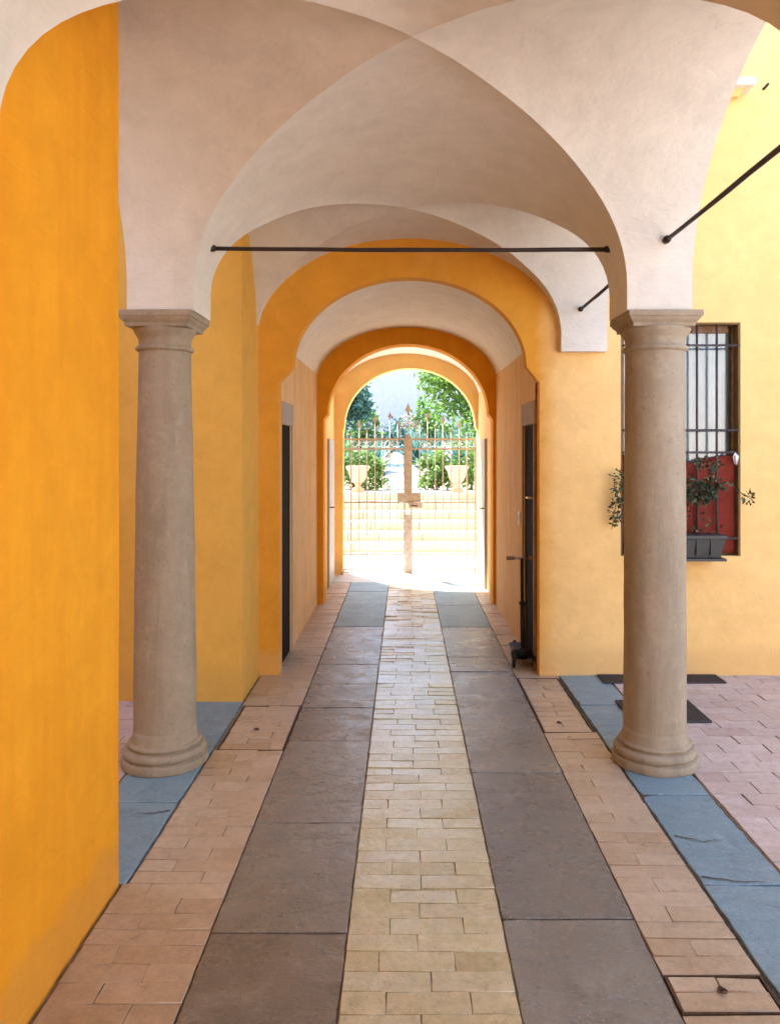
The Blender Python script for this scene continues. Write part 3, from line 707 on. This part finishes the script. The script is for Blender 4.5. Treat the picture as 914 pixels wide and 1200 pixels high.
# ------------------------------------------------------------------ floors
def bricks(name, rects, bl, bw, mat, seed, skip=(), gap=0.005, zt=0.0, colskew=None, bev=0.003):
    rng = random.Random(seed); mb = MB()
    for (x0, x1, y0, y1) in rects:
        row = 0; y = y0
        while y < y1-0.015:
            h = min(bw*rng.uniform(0.95, 1.05), y1-y)
            if y1-y-h < 0.03: h = y1-y
            off = (0.5 if row % 2 else 0.0)*bl + rng.uniform(-0.02, 0.02)
            cuts = [x0]; x = x0-off
            while True:
                x += bl*rng.uniform(0.97, 1.03)
                if x > x1-0.07: break
                if x > x0+0.07: cuts.append(x)
            cuts.append(x1)
            rowtone = rng.random()
            for a, b in zip(cuts, cuts[1:]):
                cx, cy = (a+b)/2, y+h/2
                g = gap/2
                ax, bx, ay, by = a+g, b-g, y+g, y+h-g
                z = zt+rng.uniform(-0.0018, 0.0018); tx = rng.uniform(-0.002, 0.002); ty = rng.uniform(-0.0022, 0.0022)
                r = min(1, max(0, 0.75*rng.random()+0.25*rowtone))
                j = lambda: rng.uniform(-0.0016, 0.0016)
                def P(px, py, dz): return (px, py, z+tx*(px-cx)/(bx-ax+1e-6)*2+ty*(py-cy)/(by-ay+1e-6)*2+dz)
                base = [(ax+j(), ay+j()), (bx+j(), ay+j()), (bx+j(), by+j()), (ax+j(), by+j())]
                lo = [mb.vert(P(q[0], q[1], -0.02)) for q in base]
                mi_ = [mb.vert(P(q[0], q[1], -bev)) for q in base]
                ins = [(base[0][0]+bev, base[0][1]+bev), (base[1][0]-bev, base[1][1]+bev), (base[2][0]-bev, base[2][1]-bev), (base[3][0]+bev, base[3][1]-bev)]
                up = [mb.vert(P(q[0], q[1], 0)) for q in ins]
                for k in range(4):
                    mb.face([lo[k], lo[(k+1) % 4], mi_[(k+1) % 4], mi_[k]], False, 0, r)
                    mb.face([mi_[k], mi_[(k+1) % 4], up[(k+1) % 4], up[k]], True, 0, r)
                mb.face(up, False, 0, r)
            y += h; row += 1
    return structure(mb.build(name, mat))
def slabs(name, x0, x1, joints, mat, seed, gap=0.0035, jit=0.006, cracks=(), bev=0.004):
    rng = random.Random(seed); mb = MB()
    for ya, yb in zip(joints, joints[1:]):
        ax, bx, ay, by = x0, x1, ya+gap/2, yb-gap/2
        per = []
        def side(p, q, n):
            for i in range(n):
                t = i/n; per.append((p[0]+(q[0]-p[0])*t, p[1]+(q[1]-p[1])*t))
        ny = max(4, int((by-ay)/0.05)); nx = max(4, int((bx-ax)/0.05))
        side((ax, ay), (bx, ay), nx); side((bx, ay), (bx, by), ny); side((bx, by), (ax, by), nx); side((ax, by), (ax, ay), ny)
        cx, cy = (ax+bx)/2, (ay+by)/2
        pts = []
        for (px, py) in per:
            nx_ = noise.noise(Vector((px*9+seed, py*9, 1.0)))+0.6*noise.noise(Vector((px*31, py*31+seed, 2.0)))
            k = abs(nx_)*jit
            d = Vector((cx-px, cy-py))
            # push edge points inwards by a ragged amount
            ix = (1 if px < ax+1e-4 else -1 if px > bx-1e-4 else 0); iy = (1 if py < ay+1e-4 else -1 if py > by-1e-4 else 0)
            pts.append((px+ix*k, py+iy*k))
        z = rng.uniform(-0.002, 0.002); tx = rng.uniform(-0.003, 0.003); ty = rng.uniform(-0.003, 0.003); r = rng.random()
        def P(px, py, dz): return (px, py, z+tx*(px-cx)+ty*(py-cy)+dz)
        lo = [mb.vert(P(p[0], p[1], -0.03)) for p in pts]; mi_ = [mb.vert(P(p[0], p[1], -bev*0.7)) for p in pts]
        up = [mb.vert(P(p[0]+(bev if p[0] < cx else -bev)*min(1, abs(p[0]-cx)/(bx-cx)*1.0), p[1]+(bev if p[1] < cy else -bev)*min(1, abs(p[1]-cy)/(by-cy)), 0)) for p in pts]
        n = len(pts)
        for k in range(n):
            mb.face([lo[k], lo[(k+1) % n], mi_[(k+1) % n], mi_[k]], False, 0, r)
            mb.face([mi_[k], mi_[(k+1) % n], up[(k+1) % n], up[k]], True, 0, r)
        mb.face(up, False, 0, r)
    for cr in cracks:   # open hairline cracks: thin dark wedges lying in the surface
        pts = []
        for i in range(len(cr)-1):
            for t in range(6):
                p = Vector(cr[i]).lerp(Vector(cr[i+1]), t/6); pts.append((p.x+rng.uniform(-0.004, 0.004), p.y+rng.uniform(-0.006, 0.006)))
        for i in range(len(pts)-1):
            w0 = 0.004*(1-i/len(pts))+0.0008; w1 = 0.004*(1-(i+1)/len(pts))+0.0008
            mb.poly([(pts[i][0], pts[i][1]-w0, 0.0035), (pts[i+1][0], pts[i+1][1]-w1, 0.0035), (pts[i+1][0], pts[i+1][1]+w1, 0.0035), (pts[i][0], pts[i][1]+w0, 0.0035)], False, 1)
    return structure(mb.build(name, [mat, M['joint']]))

S0, S1, S2, S3 = -0.66, -0.192, 0.338, 0.806   # strip limits across the walk
YE = 9.62
COVERS = [(0.812, 1.115, 2.262, 2.426), (0.815, 1.105, 4.51, 5.58), (-1.03, -0.665, 4.245, 4.98)]
bricks('brick_path', [(S1, S2, YBACK, YE)], 0.252, 0.092, M['brick_mid'], 3, gap=0.0022, bev=0.0016)
bricks('brick_strip', [(S3+0.004, 1.118, YBACK, 2.258), (S3+0.004, 1.118, 2.43, 4.506), (S3+0.004, 1.118, 5.584, YW+0.05), (S3+0.004, PR+0.02, YW+0.05, YE)], 0.262, 0.090, M['brick_side'], 5, gap=0.0018, bev=0.0013)
bricks('brick_strip', [(-1.07, S0-0.004, YBACK, 2.94), (-1.045, S0-0.004, 2.94, 4.241), (-1.045, S0-0.004, 4.984, YW), (PL-0.02, S0-0.004, YW, YE)], 0.262, 0.090, M['brick_side'], 8, gap=0.0018, bev=0.0013)
bricks('courtyard_paving', [(XO_R+0.012, COURT_X, 0.2, YW+0.04), (XO_R+0.012, COURT_X, -6.0, 0.2)], 0.262, 0.126, M['brick_court'], 11, gap=0.004, bev=0.002)
bricks('courtyard_paving', [(-4.8, XO_L-0.012, 1.8, 5.09)], 0.262, 0.126, M['brick_court'], 12, gap=0.004, bev=0.002)
slabs('flagstone_strip', S0, S1-0.003, [-3, -1.9, -0.8, 0.5, 1.45, 2.64, 3.42, 4.38, 4.95, 5.45, 5.95, 6.85, 7.2], M['slab'], 21)
slabs('flagstone_strip', S0, S1-0.003, [7.2, 8.3, 9.0, YE], M['blue'], 22)  # same strip, sky glow near the gate painted in as blue
slabs('flagstone_strip', S2+0.003, S3, [-3, -2.0, -1.0, 0.3, 1.6, 2.72, 3.95, 5.05, 5.75, 6.15, 7.2], M['slab_grey'], 33)
slabs('flagstone_strip', S2+0.003, S3, [7.2, 8.2, 8.95, YE], M['blue'], 34)  # blue here paints the sky's reflection onto the strip
slabs('flagstone_kerb', 1.130, XO_R, [-3, -1.6, -0.3, 0.9, 1.9, 2.93, 3.70, 4.62, 5.0, YW+0.05], M['blue'], 41, jit=0.016, cracks=[[(1.15, 3.30), (1.26, 3.25), (1.36, 3.27)], [(1.15, 2.98), (1.28, 2.945), (1.40, 2.95)]])
slabs('flagstone_kerb', XO_L, -1.058, [2.94, 3.62, 4.3, 5.09], M['blue'], 47, jit=0.006, cracks=[[(-1.07, 3.53), (-1.17, 3.50), (-1.22, 3.51)]])
slabs('pale_threshold', PL-0.02, PR+0.03, [YE, 10.03, Y3b+0.01], M['pale_slab'], 77)
# bed below the paving, and the ground to the horizon
mb = MB(); mb.poly([(XO_R+0.005, -6, -0.010), (COURT_X, -6, -0.010), (COURT_X, YW+0.1, -0.010), (XO_R+0.005, YW+0.1, -0.010)])
mb.poly([(S1-0.003, YBACK, -0.008), (S2+0.003, YBACK, -0.008), (S2+0.003, YE, -0.008), (S1-0.003, YE, -0.008)])
mb.poly([(-4.8, 1.8, -0.010), (XO_L-0.005, 1.8, -0.010), (XO_L-0.005, 5.09, -0.010), (-4.8, 5.09, -0.010)])
structure(mb.build('paving_mortar', M['mortar_pale']))
mb = MB(); mb.poly([(XO_L-0.1, YBACK, -0.014), (XO_R+0.1, YBACK, -0.014), (XO_R+0.1, Y3b, -0.014), (XO_L-0.1, Y3b, -0.014)])
structure(mb.build('paving_bed', M['mortar']))
mb = MB(); mb.poly([(1.112, YBACK, -0.006), (1.170, YBACK, -0.006), (1.170, YW, -0.006), (1.112, YW, -0.006)])
structure(mb.build('joint_soil', M['joint']))
mb = MB(); mb.poly([(-250, -250, -0.035), (250, -250, -0.035), (250, 250, -0.035), (-250, 250, -0.035)])
structure(mb.build('ground', M['earth']))

# inspection covers set in the brick strips
def cover(c, label, seed, ring):
    x0, x1, y0, y1 = c
    e = empty('inspection_cover', ((x0+x1)/2, (y0+y1)/2, 0), label, 'cover', 'brick filled inspection covers')
    mb = MB(); t = 0.005
    for a, b in (((x0, y0), (x1, y0+t)), ((x0, y1-t), (x1, y1)), ((x0, y0+t), (x0+t, y1-t)), ((x1-t, y0+t), (x1, y1-t))):
        mb.box((a[0], a[1], -0.02), (b[0], b[1], 0.0015))
    mb.build('frame', M['rust'], e)
    o = bricks('infill', [(x0+t+0.003, x1-t-0.003, y0+t+0.003, y1-t-0.003)], 0.262, 0.085 if y1-y0 < 0.3 else 0.09, M['brick_side'], seed, gap=0.0018)
    del o['kind']; o.parent = e; o.matrix_parent_inverse.identity()
    for v in o.data.vertices: v.co -= e.location
    mb = MB(); pts = [(ring[0]+0.013*math.cos(2*PI*k/14), ring[1]+0.010*math.sin(2*PI*k/14), 0.006) for k in range(15)]
    mb.tube(pts, 0.0028, 6); mb.lathe((ring[0], ring[1]+0.014, 0), [(0.009, 0), (0.008, 0.006), (0.003, 0.009)], 10); mb.build('pull_ring', M['rust'], e)
cover(COVERS[0], 'small brick filled cover with pull ring beside the right flagstones, nearest the viewer', 61, (0.965, 2.35))
cover(COVERS[1], 'long brick filled cover in the right brick strip beside the scooter', 62, (0.93, 4.66))
cover(COVERS[2], 'brick filled cover in the left brick strip beside the left column', 63, (-0.87, 4.55))

def mat_(x0, x1, y0, y1, label):
    mb = MB(); mb.bevbox((x0, y0, 0.003), (x1, y1, 0.014), 0.003)
    n = int((x1-x0)/0.02)
    for k in range(1, n): mb.box((x0+(x1-x0)*k/n-0.004, y0+0.012, 0.0135), (x0+(x1-x0)*k/n+0.004, y1-0.012, 0.0165))
    tag(mb.build('floor_mat', M['rubber']), label, 'mat', 'dark mats on the courtyard bricks')
mat_(1.40, 2.265, 5.44, 5.635, 'long dark mat lying against the foot of the wall below the window')
mat_(1.375, 1.855, 4.66, 5.06, 'squarish dark mat on the bricks just behind the right column')

# ------------------------------------------------------------------ kick scooter by the right doorway
sc = empty('kick_scooter', (0.90, 5.86, 0), 'black kick scooter leaning by the dark doorway on the right of the passage', 'scooter')
mb = MB(); mb.tube([(0.895, 5.86, 0.13), (0.893, 5.875, 0.50)], 0.017, 10); mb.tube([(0.893, 5.875, 0.48), (0.892, 5.885, 0.80), (0.892, 5.887, 0.825)], 0.012, 10); mb.bevbox((0.870, 5.855, 0.475), (0.916, 5.895, 0.495), 0.003); mb.build('stem', M['scooter'], sc)
mb = MB(); mb.tube([(0.79, 5.887, 0.825), (0.99, 5.885, 0.825)], 0.010, 10); hb = mb.build('handlebar', M['steel'], sc)
for a, b in ((0.775, 0.835), (0.945, 1.005)):
    mb = MB(); mb.tube([(a, 5.887, 0.825), (b, 5.886, 0.825)], 0.0145, 10); mb.build('grip', M['wood'], hb)
mb = MB(); rows = []
mb.tube([(0.83, 5.84, 0.075), (0.86, 5.845, 0.115), (0.895, 5.85, 0.135), (0.93, 5.855, 0.115), (0.965, 5.85, 0.075)], [0.018, 0.024, 0.03, 0.024, 0.018], 10)
mb.build('front_axle', M['scooter'], sc)
mb = MB(); mb.bevbox((0.845, 5.88, 0.055), (0.95, 6.30, 0.085), 0.010); mb.build('deck', M['scooter'], sc)
for (x, y, rr) in ((0.822, 5.84, 0.058), (0.972, 5.85, 0.058), (0.90, 6.33, 0.045)):
    mb = MB(); mb.wheel((x, y, rr+0.002), rr, 0.026); wh = mb.build('wheel', M['scooter'], sc)
    mb = MB(); mb.wheel((x, y, rr+0.002), rr*0.5, 0.032); mb.build('hub', M['steel'], wh)
mb = MB()
for wxx in (0.822, 0.972):
    mb.tube([(wxx, 5.84+0.070*math.cos(PI*(0.05+0.9*k/10)), 0.060+0.070*math.sin(PI*(0.05+0.9*k/10))) for k in range(11)], [0.006]+[0.013]*9+[0.006], 8)
mb.tube([(0.822, 5.84, 0.13), (0.86, 5.845, 0.128), (0.895, 5.85, 0.14), (0.935, 5.85, 0.128), (0.972, 5.84, 0.13)], [0.010, 0.014, 0.02, 0.014, 0.010], 8)
mb.build('mudguard', M['scooter'], sc)

# ------------------------------------------------------------------ gate
YG = 10.40
gate = empty('iron_gate', (0.06, YG, 0), 'tall double wrought iron gate with spear finials closing the far archway', 'gate')
def gx(px): return (px-474)*YG/906
def gz(py): return 1.65+(527-py)*YG/906
def spear(mb, x, z, h, w):
    t = 0.006
    prof = [(0.0, h), (w*0.5, h*0.30), (w*0.20, h*0.22), (w*0.16, 0.0)]
    for sgn in (1, -1): pass
    F = [(x-w*0.16, z), (x-w*0.20, z+h*0.22), (x-w*0.5, z+h*0.30), (x, z+h), (x+w*0.5, z+h*0.30), (x+w*0.20, z+h*0.22), (x+w*0.16, z)]
    f = [mb.vert((p[0], YG-t, p[1])) for p in F]; b = [mb.vert((p[0], YG+t, p[1])) for p in F]
    mb.face(f); mb.face(b[::-1])
    for k in range(len(F)): mb.face([f[k], b[k], b[(k+1) % len(F)], f[(k+1) % len(F)]])
LEAVES = [(gx(402.5), gx(474), [411.5, 421, 430, 439.5, 448, 457, 466]), (gx(482), gx(557), [492, 501, 510, 519, 528.5, 538, 547])]
for (xa, xb, bars) in LEAVES:
    leaf_e = bpy.data.objects.new('gate_leaf', None); COL.objects.link(leaf_e); leaf_e.parent = gate; leaf_e.location = (0, 0, 0)
    mb = MB(); r = 0.013
    for z, h in ((0.035, 0.012), (0.245, 0.012), (0.945, 0.014), (1.66, 0.012), (1.79, 0.014)):
        mb.box((xa, YG-0.010, z-h), (xb, YG+0.010, z+h))
    for x in (xa, xb): mb.box((x-0.012, YG-0.012, 0.0), (x+0.012, YG+0.012, 1.80))
    mb.build('leaf_frame', M['gate'], leaf_e)
    for i, b in enumerate(bars):
        x = gx(b); mb = MB()
        cen = 1-abs(b-479)/78
        outer = (b < 415 or b > 544)
        top = 1.83 + 0.24*cen + (0.06 if i % 2 else -0.03)
        mb.tube([(x, YG, 0.035), (x, YG, top)], 0.0105 if outer else 0.0075, 6)
        mb.build('bar', M['gate'], leaf_e)
        mb = MB()
        if i % 2: spear(mb, x, top-0.005, 0.105, 0.058)
        else: spear(mb, x, top-0.005, 0.06, 0.028)
        mb.build('finial', M['gate'], leaf_e)
    # short dog bars with small darts near the ground, little ring course on the top rail
    mb = MB()
    for i in range(len(bars)):
        x = gx(bars[i]) ; spear(mb, x, 0.11, 0.06, 0.035)
        x2 = gx(bars[i]+4.5)
        if x2 < xb-0.03: mb.tube([(x2, YG, 0.035), (x2, YG, 0.245)], 0.005, 6)
    mb.build('dart', M['gate'], leaf_e)
    mb = MB()
    for i in range(len(bars)):
        x = gx(bars[i]+4.6)
        if xa+0.04 < x < xb-0.04:
            pts = [(x+0.040*math.cos(2*PI*k/16), YG, 1.725+0.040*math.sin(2*PI*k/16)) for k in range(17)]; mb.tube(pts, 0.005, 5, cap=False)
    mb.build('ring', M['gate'], leaf_e)
mb = MB(); xm = gx(478.2)
mb.box((xm-0.035, YG-0.022, 0.0), (xm+0.035, YG-0.0125, 0.78), taper=None); mb.box((xm-0.042, YG-0.024, 0.93), (xm+0.042, YG-0.0127, 1.80)); mb.box((xm-0.035, YG-0.020, 1.80), (xm+0.035, YG-0.0127, 1.85), taper=None)
mb.build('meeting_post', M['gate'], gate)
mb = MB(); mb.bevbox((gx(466), YG-0.03, gz(588)), (gx(493), YG-0.0255, gz(577)), 0.002); mb.bevbox((gx(479), YG-0.055, gz(595)), (gx(495), YG-0.026, gz(588.5)), 0.004); lk = mb.build('lock_plate', M['gate'], gate)
mb = MB(); mb.tube([(gx(483), YG-0.055, gz(592)), (gx(483), YG-0.09, gz(592)), (gx(489), YG-0.095, gz(592))], 0.008, 8); mb.build('handle', M['iron'], lk)
# central crest
mb = MB(); zc = 2.06
spear(mb, xm, 2.13, 0.15, 0.085); mb.tube([(xm, YG, 1.84), (xm, YG, 2.15)], 0.010, 6)
for s in (-1, 1):
    mb.tube([(xm+s*0.10, YG, 1.82), (xm+s*0.115, YG, 2.0), (xm+s*0.07, YG, 2.08), (xm, YG, 2.14)], 0.008, 6)
    pts = [(xm+s*(0.055+0.04*(1-k/16)*math.cos(k*0.65)), YG, 1.97+0.05*(1-k/16)*math.sin(k*0.65)) for k in range(15)]; mb.tube(pts, 0.006, 5)
    mb.tube([(xm-s*0.10, YG, 1.95), (xm+s*0.10, YG, 2.10)], 0.005, 5)
mb.build('crest', M['gate'], gate)
for (xa, xb, lb) in ((gx(401), gx(431), 'low iron door stop on the ground under the left gate leaf'), (gx(528), gx(557), 'low iron door stop on the ground under the right gate leaf')):
    mb = MB(); y = YG-0.16
    mb.tube([(xa, y, 0.008), (xa+0.03, y, 0.03), (xb-0.04, y, 0.03), (xb, y, 0.008)], 0.010, 8)
    tag(mb.build('gate_stop', M['gate']), lb, 'gate stop')

# ------------------------------------------------------------------ garden
mb = MB(); mb.box((-9, Y3b+0.003, -0.03), (9, 12.45, -0.004)); structure(mb.build('garden_terrace', M['gravel']))
st = MB(); rr = random.Random(4)
NS, RI, TR, YS = 6, 0.143, 0.36, 12.45
for k in range(NS):
    y0 = YS+k*TR; z1 = RI*(k+1)
    x = -4.0
    while x < 4.0:
        L = rr.uniform(0.5, 0.9); x1 = min(4.0, x+L)
        st.bevbox((x+0.003, y0, -0.03), (x1-0.003, y0+TR+(3.0 if k == NS-1 else 0.02), z1-0.001*rr.random()), 0.010, 0, rr.random())
        x = x1
tag(st.build('garden_steps', M['step']), 'wide worn stone steps rising to the garden beyond the gate', 'steps')
ZT = NS*RI
# terrain rising behind the steps
mb = MB(); rows = []
def terr(x, y):
    return ZT-0.012 + max(0, (y-16.0))*0.085 + 0.12*noise.noise(Vector((x*0.3, y*0.3, 0)))*min(1, max(0, (y-16)/4)) 
for j in range(46):
    y = 14.8+j*1.0
    rows.append([(-30+i*1.5, y, terr(-30+i*1.5, y)) for i in range(41)])
grid(mb, rows, True); structure(mb.build('garden_ground', M['earth']))
mb = MB(); rows = []
for j in range(25):
    y = 15.3+j*0.6; c = 0.0-0.10*math.sin(j*0.22); w_ = 0.36
    rows.append([(c+w_*(i/4-0.5)*2, y, terr(c, y)+0.03) for i in range(5)])
grid(mb, rows, True); structure(mb.build('garden_path', M['blue']))  # bluish tint of the shaded path put into its colour

# terracotta urns at the top of the steps
def urn(x, y, z, label):
    u = empty('garden_urn', (x, y, z), label, 'urn', 'terracotta urns at the top of the steps')
    mb = MB(); mb.box((x-0.11, y-0.11, z-0.01), (x+0.11, y+0.11, z+0.05)); mb.lathe((x, y, z), [(0.10, 0.05), (0.095, 0.07), (0.055, 0.10), (0.05, 0.13), (0.08, 0.16)], 24); mb.build('foot', M['terracotta'], u)
    mb = MB(); mb.lathe((x, y, z), [(0.07, 0.155), (0.12, 0.20), (0.155, 0.27), (0.165, 0.34), (0.175, 0.38), (0.205, 0.42), (0.225, 0.45), (0.225, 0.48), (0.20, 0.485), (0.18, 0.45), (0.02, 0.43)], 28); mb.build('bowl', M['terracotta'], u)
urn(-0.875, 14.55, ZT, 'pale terracotta urn on the steps seen through the left gate leaf')
urn(0.985, 14.55, ZT, 'pale terracotta urn on the steps seen through the right gate leaf')

def crown(mb, c, rad, n, size, rng, clumps=14, dark=0.0):
    cs = []
    for k in range(clumps):
        v = Vector((rng.gauss(0, 1), rng.gauss(0, 1), rng.gauss(0, 1))).normalized()*rng.uniform(0.35, 0.95)
        cs.append((Vector((c[0]+v.x*rad[0], c[1]+v.y*rad[1], c[2]+v.z*rad[2])), rng.uniform(0.28, 0.5), rng.random()))
    for k in range(n):
        cc, cr, tone = rng.choice(cs)
        v = Vector((rng.gauss(0, 1), rng.gauss(0, 1), rng.gauss(0, 1))).normalized()*rng.random()**0.45
        p = cc+Vector((v.x*rad[0], v.y*rad[1], v.z*rad[2]))*cr
        d = Vector((rng.gauss(0, 1), rng.gauss(0, 1), rng.gauss(0, 0.7))).normalized(); s = d.orthogonal().normalized()
        q = d.cross(s); a = rng.random()*6.28; s = s*math.cos(a)+q*math.sin(a)
        L = size*rng.uniform(0.6, 1.3); W = L*0.55
        r = min(1, max(0, 0.45*tone+0.5*rng.random()-dark))
        mb.poly([p, p+d*L*0.5+s*W*0.5, p+d*L, p+d*L*0.5-s*W*0.5], False, 0, r)
def tree(name, x, y, h, cz, rad, n, size, mat, label, cat='tree', seed=1, lean=0.0, trunk_r=0.12):
    rng = random.Random(seed); z0 = terr(x, y)-0.05
    t = empty(name, (x, y, z0), label, cat)
    mb = MB(); top = (x+lean, y, z0+h)
    mb.tube([(x, y, z0), (x+lean*0.3, y, z0+h*0.4), (x+lean*0.7, y, z0+h*0.7), top], [trunk_r, trunk_r*0.8, trunk_r*0.5, trunk_r*0.15], 9)
    for k in range(6):
        a = k*2.4; s = z0+h*(0.45+0.08*k)
        mb.tube([(x+lean*0.5, y, s), (x+lean*0.5+math.cos(a)*rad[0]*0.35, y+math.sin(a)*rad[1]*0.35, s+h*0.13), (x+lean*0.5+math.cos(a)*rad[0]*0.7, y+math.sin(a)*rad[1]*0.7, s+h*0.2)], [trunk_r*0.4, trunk_r*0.25, trunk_r*0.1], 6)
    mb.build('trunk', M['bark'], t)
    mb = MB(); crown(mb, (x+lean, y, z0+cz), rad, n, size, rng, 22); mb.build('crown', M[mat], t)
def bush(x, y, rad, n, size, mat, label, seed, cat='shrub', group=None, name='garden_shrub'):
    rng = random.Random(seed); z0 = terr(x, y) if y > 14.8 else ZT
    b = empty(name, (x, y, z0), label, cat, group)
    mb = MB()
    for k in range(5):
        a = k*1.26; mb.tube([(x+0.03*math.cos(a), y+0.03*math.sin(a), z0-0.05), (x+rad[0]*0.45*math.cos(a), y+rad[1]*0.45*math.sin(a), z0+rad[2]*1.1)], [0.018, 0.006], 5)
    mb.build('stem', M['bark'], b)
    mb = MB(); crown(mb, (x, y, z0+rad[2]*0.85), rad, n, size, rng, 16); mb.build('foliage', M[mat], b)
bush(-0.72, 15.3, (0.42, 0.35, 0.42), 1300, 0.10, 'leaf_hedge', 'green box shrub left of the garden path, behind the left urn', 51)
bush(-1.35, 15.6, (0.55, 0.4, 0.55), 1300, 0.10, 'leaf_hedge', 'leafy green shrub at the left edge of the gate view', 52)
bush(0.62, 15.3, (0.40, 0.35, 0.42), 1300, 0.10, 'leaf_hedge', 'green box shrub right of the garden path, behind the right urn', 53)
bush(1.40, 15.5, (0.55, 0.4, 0.58), 1300, 0.10, 'leaf_hedge', 'leafy green shrub at the right edge of the gate view', 54)
def agave(x, y, h, label, seed):
    rng = random.Random(seed); z0 = terr(x, y); e = empty('spiky_plant', (x, y, z0), label, 'plant', 'blue green spiky plants up the slope')
    mb = MB()
    for k in range(46):
        a = rng.random()*6.28; el = rng.uniform(0.25, 1.45); L = h*rng.uniform(0.7, 1.1)
        d = Vector((math.cos(a)*math.cos(el), math.sin(a)*math.cos(el), math.sin(el))); s = d.cross(Vector((0, 0, 1))).normalized()*0.045*h
        p = Vector((x, y, z0)); m_ = p+d*L*0.5+Vector((0, 0, 0.05*h)); t = p+d*L
        r = rng.random()
        mb.poly([p-s*0.6, p+s*0.6, m_+s, m_-s], False, 0, r); mb.poly([m_-s, m_+s, t], False, 0, r)
    mb.build('blades', M['leaf_blue'], e)
agave(-1.3, 18.2, 1.1, 'blue green spiky plant at the far left of the slope under the conifer', 71)
agave(-0.75, 18.6, 1.0, 'blue green spiky plant left of the garden path above the box shrub', 72)
agave(0.75, 18.4, 1.1, 'blue green spiky plant right of the garden path below the tall tree', 73)
agave(1.4, 18.8, 1.15, 'blue green spiky plant at the far right of the slope', 74)
agave(0.25, 21.0, 1.1, 'blue green spiky plant high up where the path ends', 75)
bush(-0.1, 24.5, (0.9, 0.6, 0.55), 900, 0.14, 'leaf_blue', 'low bluish shrub in front of the grey villa wall', 76)
bush(-2.2, 19.5, (0.9, 0.6, 0.8), 1500, 0.13, 'leaf_hedge', 'round green shrub on the left slope under the conifer', 91)
bush(1.9, 19.8, (0.9, 0.6, 0.8), 1500, 0.13, 'leaf_bright', 'bright green shrub on the right slope under the tall tree', 92)
bush(0.85, 24.0, (0.7, 0.5, 0.9), 1200, 0.14, 'leaf_bright', 'upright bright shrub against the villa wall right of the path end', 93)
bush(-1.15, 24.0, (0.6, 0.5, 0.8), 1100, 0.14, 'leaf_hedge', 'upright green shrub against the villa wall left of the path end', 94)
tree('conifer_tree', -1.75, 22.0, 3.4, 2.0, (1.0, 0.8, 1.4), 4200, 0.16, 'leaf_blue', 'dark blue green conifer on the left of the slope', seed=81)
tree('broadleaf_tree', 2.0, 22.0, 4.0, 2.7, (1.75, 1.3, 1.9), 9000, 0.16, 'leaf_bright', 'tall bright green broadleaf tree on the right beyond the gate', seed=82)
tree('broadleaf_tree', -4.6, 26.0, 4.5, 3.4, (1.9, 1.5, 1.7), 2500, 0.22, 'leaf_hedge', 'green broadleaf tree behind the conifer at the left', seed=83)
tree('broadleaf_tree', 5.2, 26.0, 5.0, 3.6, (2.2, 1.6, 1.9), 2500, 0.24, 'leaf_hedge', 'green broadleaf tree farther right behind the bright tree', seed=84)
vil = empty('villa', (0, 32, 0), 'pale lilac grey building wall rising behind the garden trees', 'building')
mb = MB(); mb.box((-4.5, 32, 0), (4.0, 38, 6.2)); mb.build('wall', M['villa'], vil)
mb = MB(); mb.box((-4.8, 31.7, 6.2), (4.3, 38.3, 6.4)); mb.build('roof', M['terracotta'], vil)

# ------------------------------------------------------------------ light, sky, camera
world = bpy.data.worlds.new("World"); S.world = world; world.use_nodes = True
nt = world.node_tree; nt.nodes.clear()
out = nt.nodes.new('ShaderNodeOutputWorld'); bg = nt.nodes.new('ShaderNodeBackground'); sky = nt.nodes.new('ShaderNodeTexSky')
sky.sky_type = 'NISHITA'; sky.sun_disc = False; sky.altitude = 50; sky.air_density = 1.0; sky.dust_density = 1.5; sky.ozone_density = 1.0
to_sun = Vector((-0.32, 0.55, 1.0)).normalized()
sky.sun_elevation = math.asin(to_sun.z); sky.sun_rotation = math.atan2(to_sun.x, to_sun.y) % (2*PI)
nt.links.new(sky.outputs[0], bg.inputs[0]); bg.inputs[1].default_value = 0.15; nt.links.new(bg.outputs[0], out.inputs[0])
sl = bpy.data.lights.new('sun', 'SUN'); sl.energy = 5.0; sl.angle = R(0.5); sl.color = (1.0, 0.95, 0.88)
so = bpy.data.objects.new('sun', sl); COL.objects.link(so); so.rotation_euler = (-to_sun).to_track_quat('-Z', 'Y').to_euler(); so.location = (-10, 6, 14)
cam = bpy.data.cameras.new('camera'); co = bpy.data.objects.new('camera', cam); COL.objects.link(co)
co.location = (0, 0, 1.65); co.rotation_euler = (R(90), 0, 0)
cam.sensor_fit = 'AUTO'; cam.sensor_width = 36; cam.lens = 906/1200*36
cam.shift_x = -(474-457)/1200; cam.shift_y = -(600-527)/1200; cam.clip_end = 600; cam.clip_start = 0.05
S.camera = co
S.view_settings.view_transform = 'Standard'; S.view_settings.look = 'None'; S.view_settings.gamma = 1; S.view_settings.use_curve_mapping = False
S.view_settings.exposure = 2.5
S.render.engine = 'CYCLES'
cy = S.cycles
cy.max_bounces = 14; cy.diffuse_bounces = 9; cy.glossy_bounces = 5; cy.transparent_max_bounces = 10; cy.transmission_bounces = 6
cy.use_denoising = True; cy.caustics_reflective = False; cy.caustics_refractive = False; cy.sample_clamp_indirect = 12
